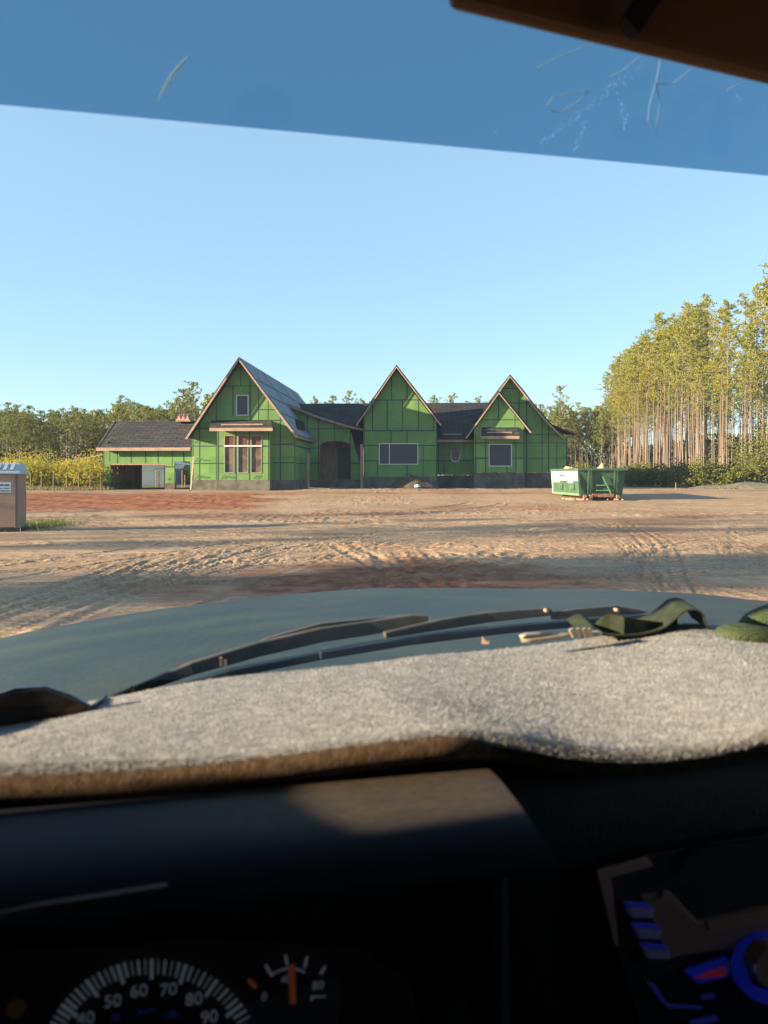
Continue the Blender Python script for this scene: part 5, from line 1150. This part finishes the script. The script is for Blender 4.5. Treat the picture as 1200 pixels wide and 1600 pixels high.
def ribbon(pts_, df, th, name, m, parent, dz=0.0):
    """pts: px,py,f; ribbon spans df metres deeper"""
    P_ = [Vector(cl(*p)) for p in pts_]
    Q = []   # smooth
    for i in range(len(P_) - 1):
        p0, p1, p2, p3 = P_[max(i - 1, 0)], P_[i], P_[i + 1], P_[min(i + 2, len(P_) - 1)]
        for k in range(6):
            t_ = k / 6; Q.append(.5 * ((2 * p1) + (-p0 + p2) * t_ + (2 * p0 - 5 * p1 + 4 * p2 - p3) * t_ ** 2 + (-p0 + 3 * p1 - 3 * p2 + p3) * t_ ** 3))
    Q.append(P_[-1]); g = MB(); n = len(Q); vs = []; fs = []
    for i, p in enumerate(Q):
        d_ = (Q[min(i + 1, n - 1)] - Q[max(i - 1, 0)]).normalized(); nn = Vector((-d_.z, 0, d_.x)).normalized() * th / 2; bk_ = Vector((.008, df, dz))
        vs += [p + nn, p + bk_ + nn, p + bk_ - nn, p - nn]
    for i in range(n - 1):
        for k in range(4): fs.append((i * 4 + k, i * 4 + (k + 1) % 4, i * 4 + 4 + (k + 1) % 4, i * 4 + 4 + k))
    fs += [(3, 2, 1, 0), ((n - 1) * 4, (n - 1) * 4 + 1, (n - 1) * 4 + 2, (n - 1) * 4 + 3)]
    return g.add(vs, fs).build(name, m, parent, smooth=False)
stp = at_truck('webbing_strap'); tag(stp, 'dark green webbing strap looped on the right end of the carpet cover', 'strap')
ribbon([(905, 988, .86), (925, 980, .86), (945, 990, .86), (975, 992, .86), (1005, 990, .86), (1035, 982, .86), (1055, 968, .86), (1071, 955, .86), (1088, 953, .86), (1099, 961, .86), (1102, 972, .86), (1110, 984, .86)], .05, .0022, 'webbing', M_web, stp, dz=.006)
ribbon([(928, 978, .88), (945, 962, .88), (965, 963, .88), (1000, 972, .88), (1040, 975, .88), (1058, 966, .88)], .012, .0028, 'webbing', M_web, stp, dz=-.016)
# ripple of the same strap standing on its edge
def upright(pts_, hpx, name, m, parent, th=.002):
    g = MB(); n = len(pts_); vs = []; fs = []
    for (x, y, f, hh) in pts_: p = Vector(cl(x, y, f)); q = Vector(cl(x, y + hh, f)); vs += [p, p + Vector((0, th, 0)), q + Vector((0, th, 0)), q]
    for i in range(n - 1):
        for k in range(4): fs.append((i * 4 + k, i * 4 + (k + 1) % 4, i * 4 + 4 + (k + 1) % 4, i * 4 + 4 + k))
    fs += [(3, 2, 1, 0), ((n - 1) * 4, (n - 1) * 4 + 1, (n - 1) * 4 + 2, (n - 1) * 4 + 3)]
    return g.add(vs, fs).build(name, m, parent)
upright([(930, 976, .875, 14), (940, 966, .872, 26), (952, 959, .87, 36), (975, 964, .86, 30), (1000, 968, .862, 25), (1030, 972, .87, 14), (1052, 970, .875, 6)], 0, 'webbing', M_web, stp)
fold = at_truck('woven_pouch'); tag(fold, 'plump green woven fabric fold at the right edge of the dashboard', 'fabric fold')
def blob_px(pts_, f0, depth, m, name, parent):
    g = MB(); n = len(pts_); vs = []; fs = []; K = 7
    base = [Vector(cl(x, y, f0)) for x, y in pts_]; cen = Vector(cl(*np.mean(np.array(pts_), 0), f0))
    for j in range(K):
        t_ = j / (K - 1) * math.pi; sc1 = max(.02, math.sin(t_)) ** .6; off = -math.cos(t_) * depth / 2
        for p in base: q = cen + (p - cen) * sc1; vs.append((q.x, q.y + off, q.z))
    for j in range(K - 1):
        for k in range(n): fs.append((j * n + k, j * n + (k + 1) % n, (j + 1) * n + (k + 1) % n, (j + 1) * n + k))
    fs.append(tuple(range(n))[::-1]); fs.append(tuple((K - 1) * n + k for k in range(n)))
    o_ = g.add(vs, fs).build(name, m, parent, smooth=True); md = o_.modifiers.new('s', 'SUBSURF'); md.levels = 2; md.render_levels = 2; return o_
blob_px([(1118, 1000), (1122, 984), (1140, 976), (1165, 973), (1190, 978), (1230, 985), (1260, 995), (1250, 1015), (1180, 1015), (1130, 1012)], .84, .06, M_weave, 'front_fold', fold)
blob_px([(1150, 995), (1156, 972), (1175, 956), (1200, 946), (1240, 935), (1290, 930), (1330, 960), (1300, 1000), (1220, 1005)], .90, .06, M_weave, 'rear_fold', fold)
M_buck = mat('grey_plastic', (.26, .23, .19), .5)
bk = at_truck('plastic_buckle'); tag(bk, 'slim grey plastic hook and buckle lying left of the green strap', 'buckle')
hk = [cl(*p) for p in ((862, 990, .85), (840, 991, .85), (822, 992, .85), (813, 995, .85), (815, 1000, .85), (830, 1000, .85), (855, 997, .85), (880, 993, .85), (915, 989, .85))]
MB().tube(hk, [.0022, .0024, .0026, .003, .003, .0034, .0032, .003, .0028], 8).build('hook', M_buck, bk, smooth=True)
for x in (893, 902, 912, 920): p = Vector(cl(x, 990, .845)); MB().beam(p + Vector((-.001, 0, .006)), p + Vector((.004, 0, -.004)), .006, .003, up=(0, 1, 0)).build('buckle_bar', M_buck, bk, bevel=.0006)
p = Vector(cl(905, 993, .85)); q = Vector(cl(938, 989, .85)); MB().sweep([p, q], .012, .005).build('buckle_body', M_buck, bk, bevel=.001)
c = Vector(cl(757, 1000, .92)); lf = MB().add([(-.004, 0, -.005), (-.003, .001, .005), (.001, 0, -.001), (.007, .001, -.001), (.006, -.001, -.005), (0, .003, -.002)], [(0, 1, 2), (2, 3, 4), (0, 2, 4), (0, 5, 1), (5, 3, 2), (0, 4, 5), (1, 5, 2), (3, 5, 4)]).build('dry_leaf', M_tanc, None)
lf.location = Matrix.Rotation(YAW, 4, 'Z') @ c; tag(lf, 'tiny curled tan leaf at the foot of the windshield', 'leaf')
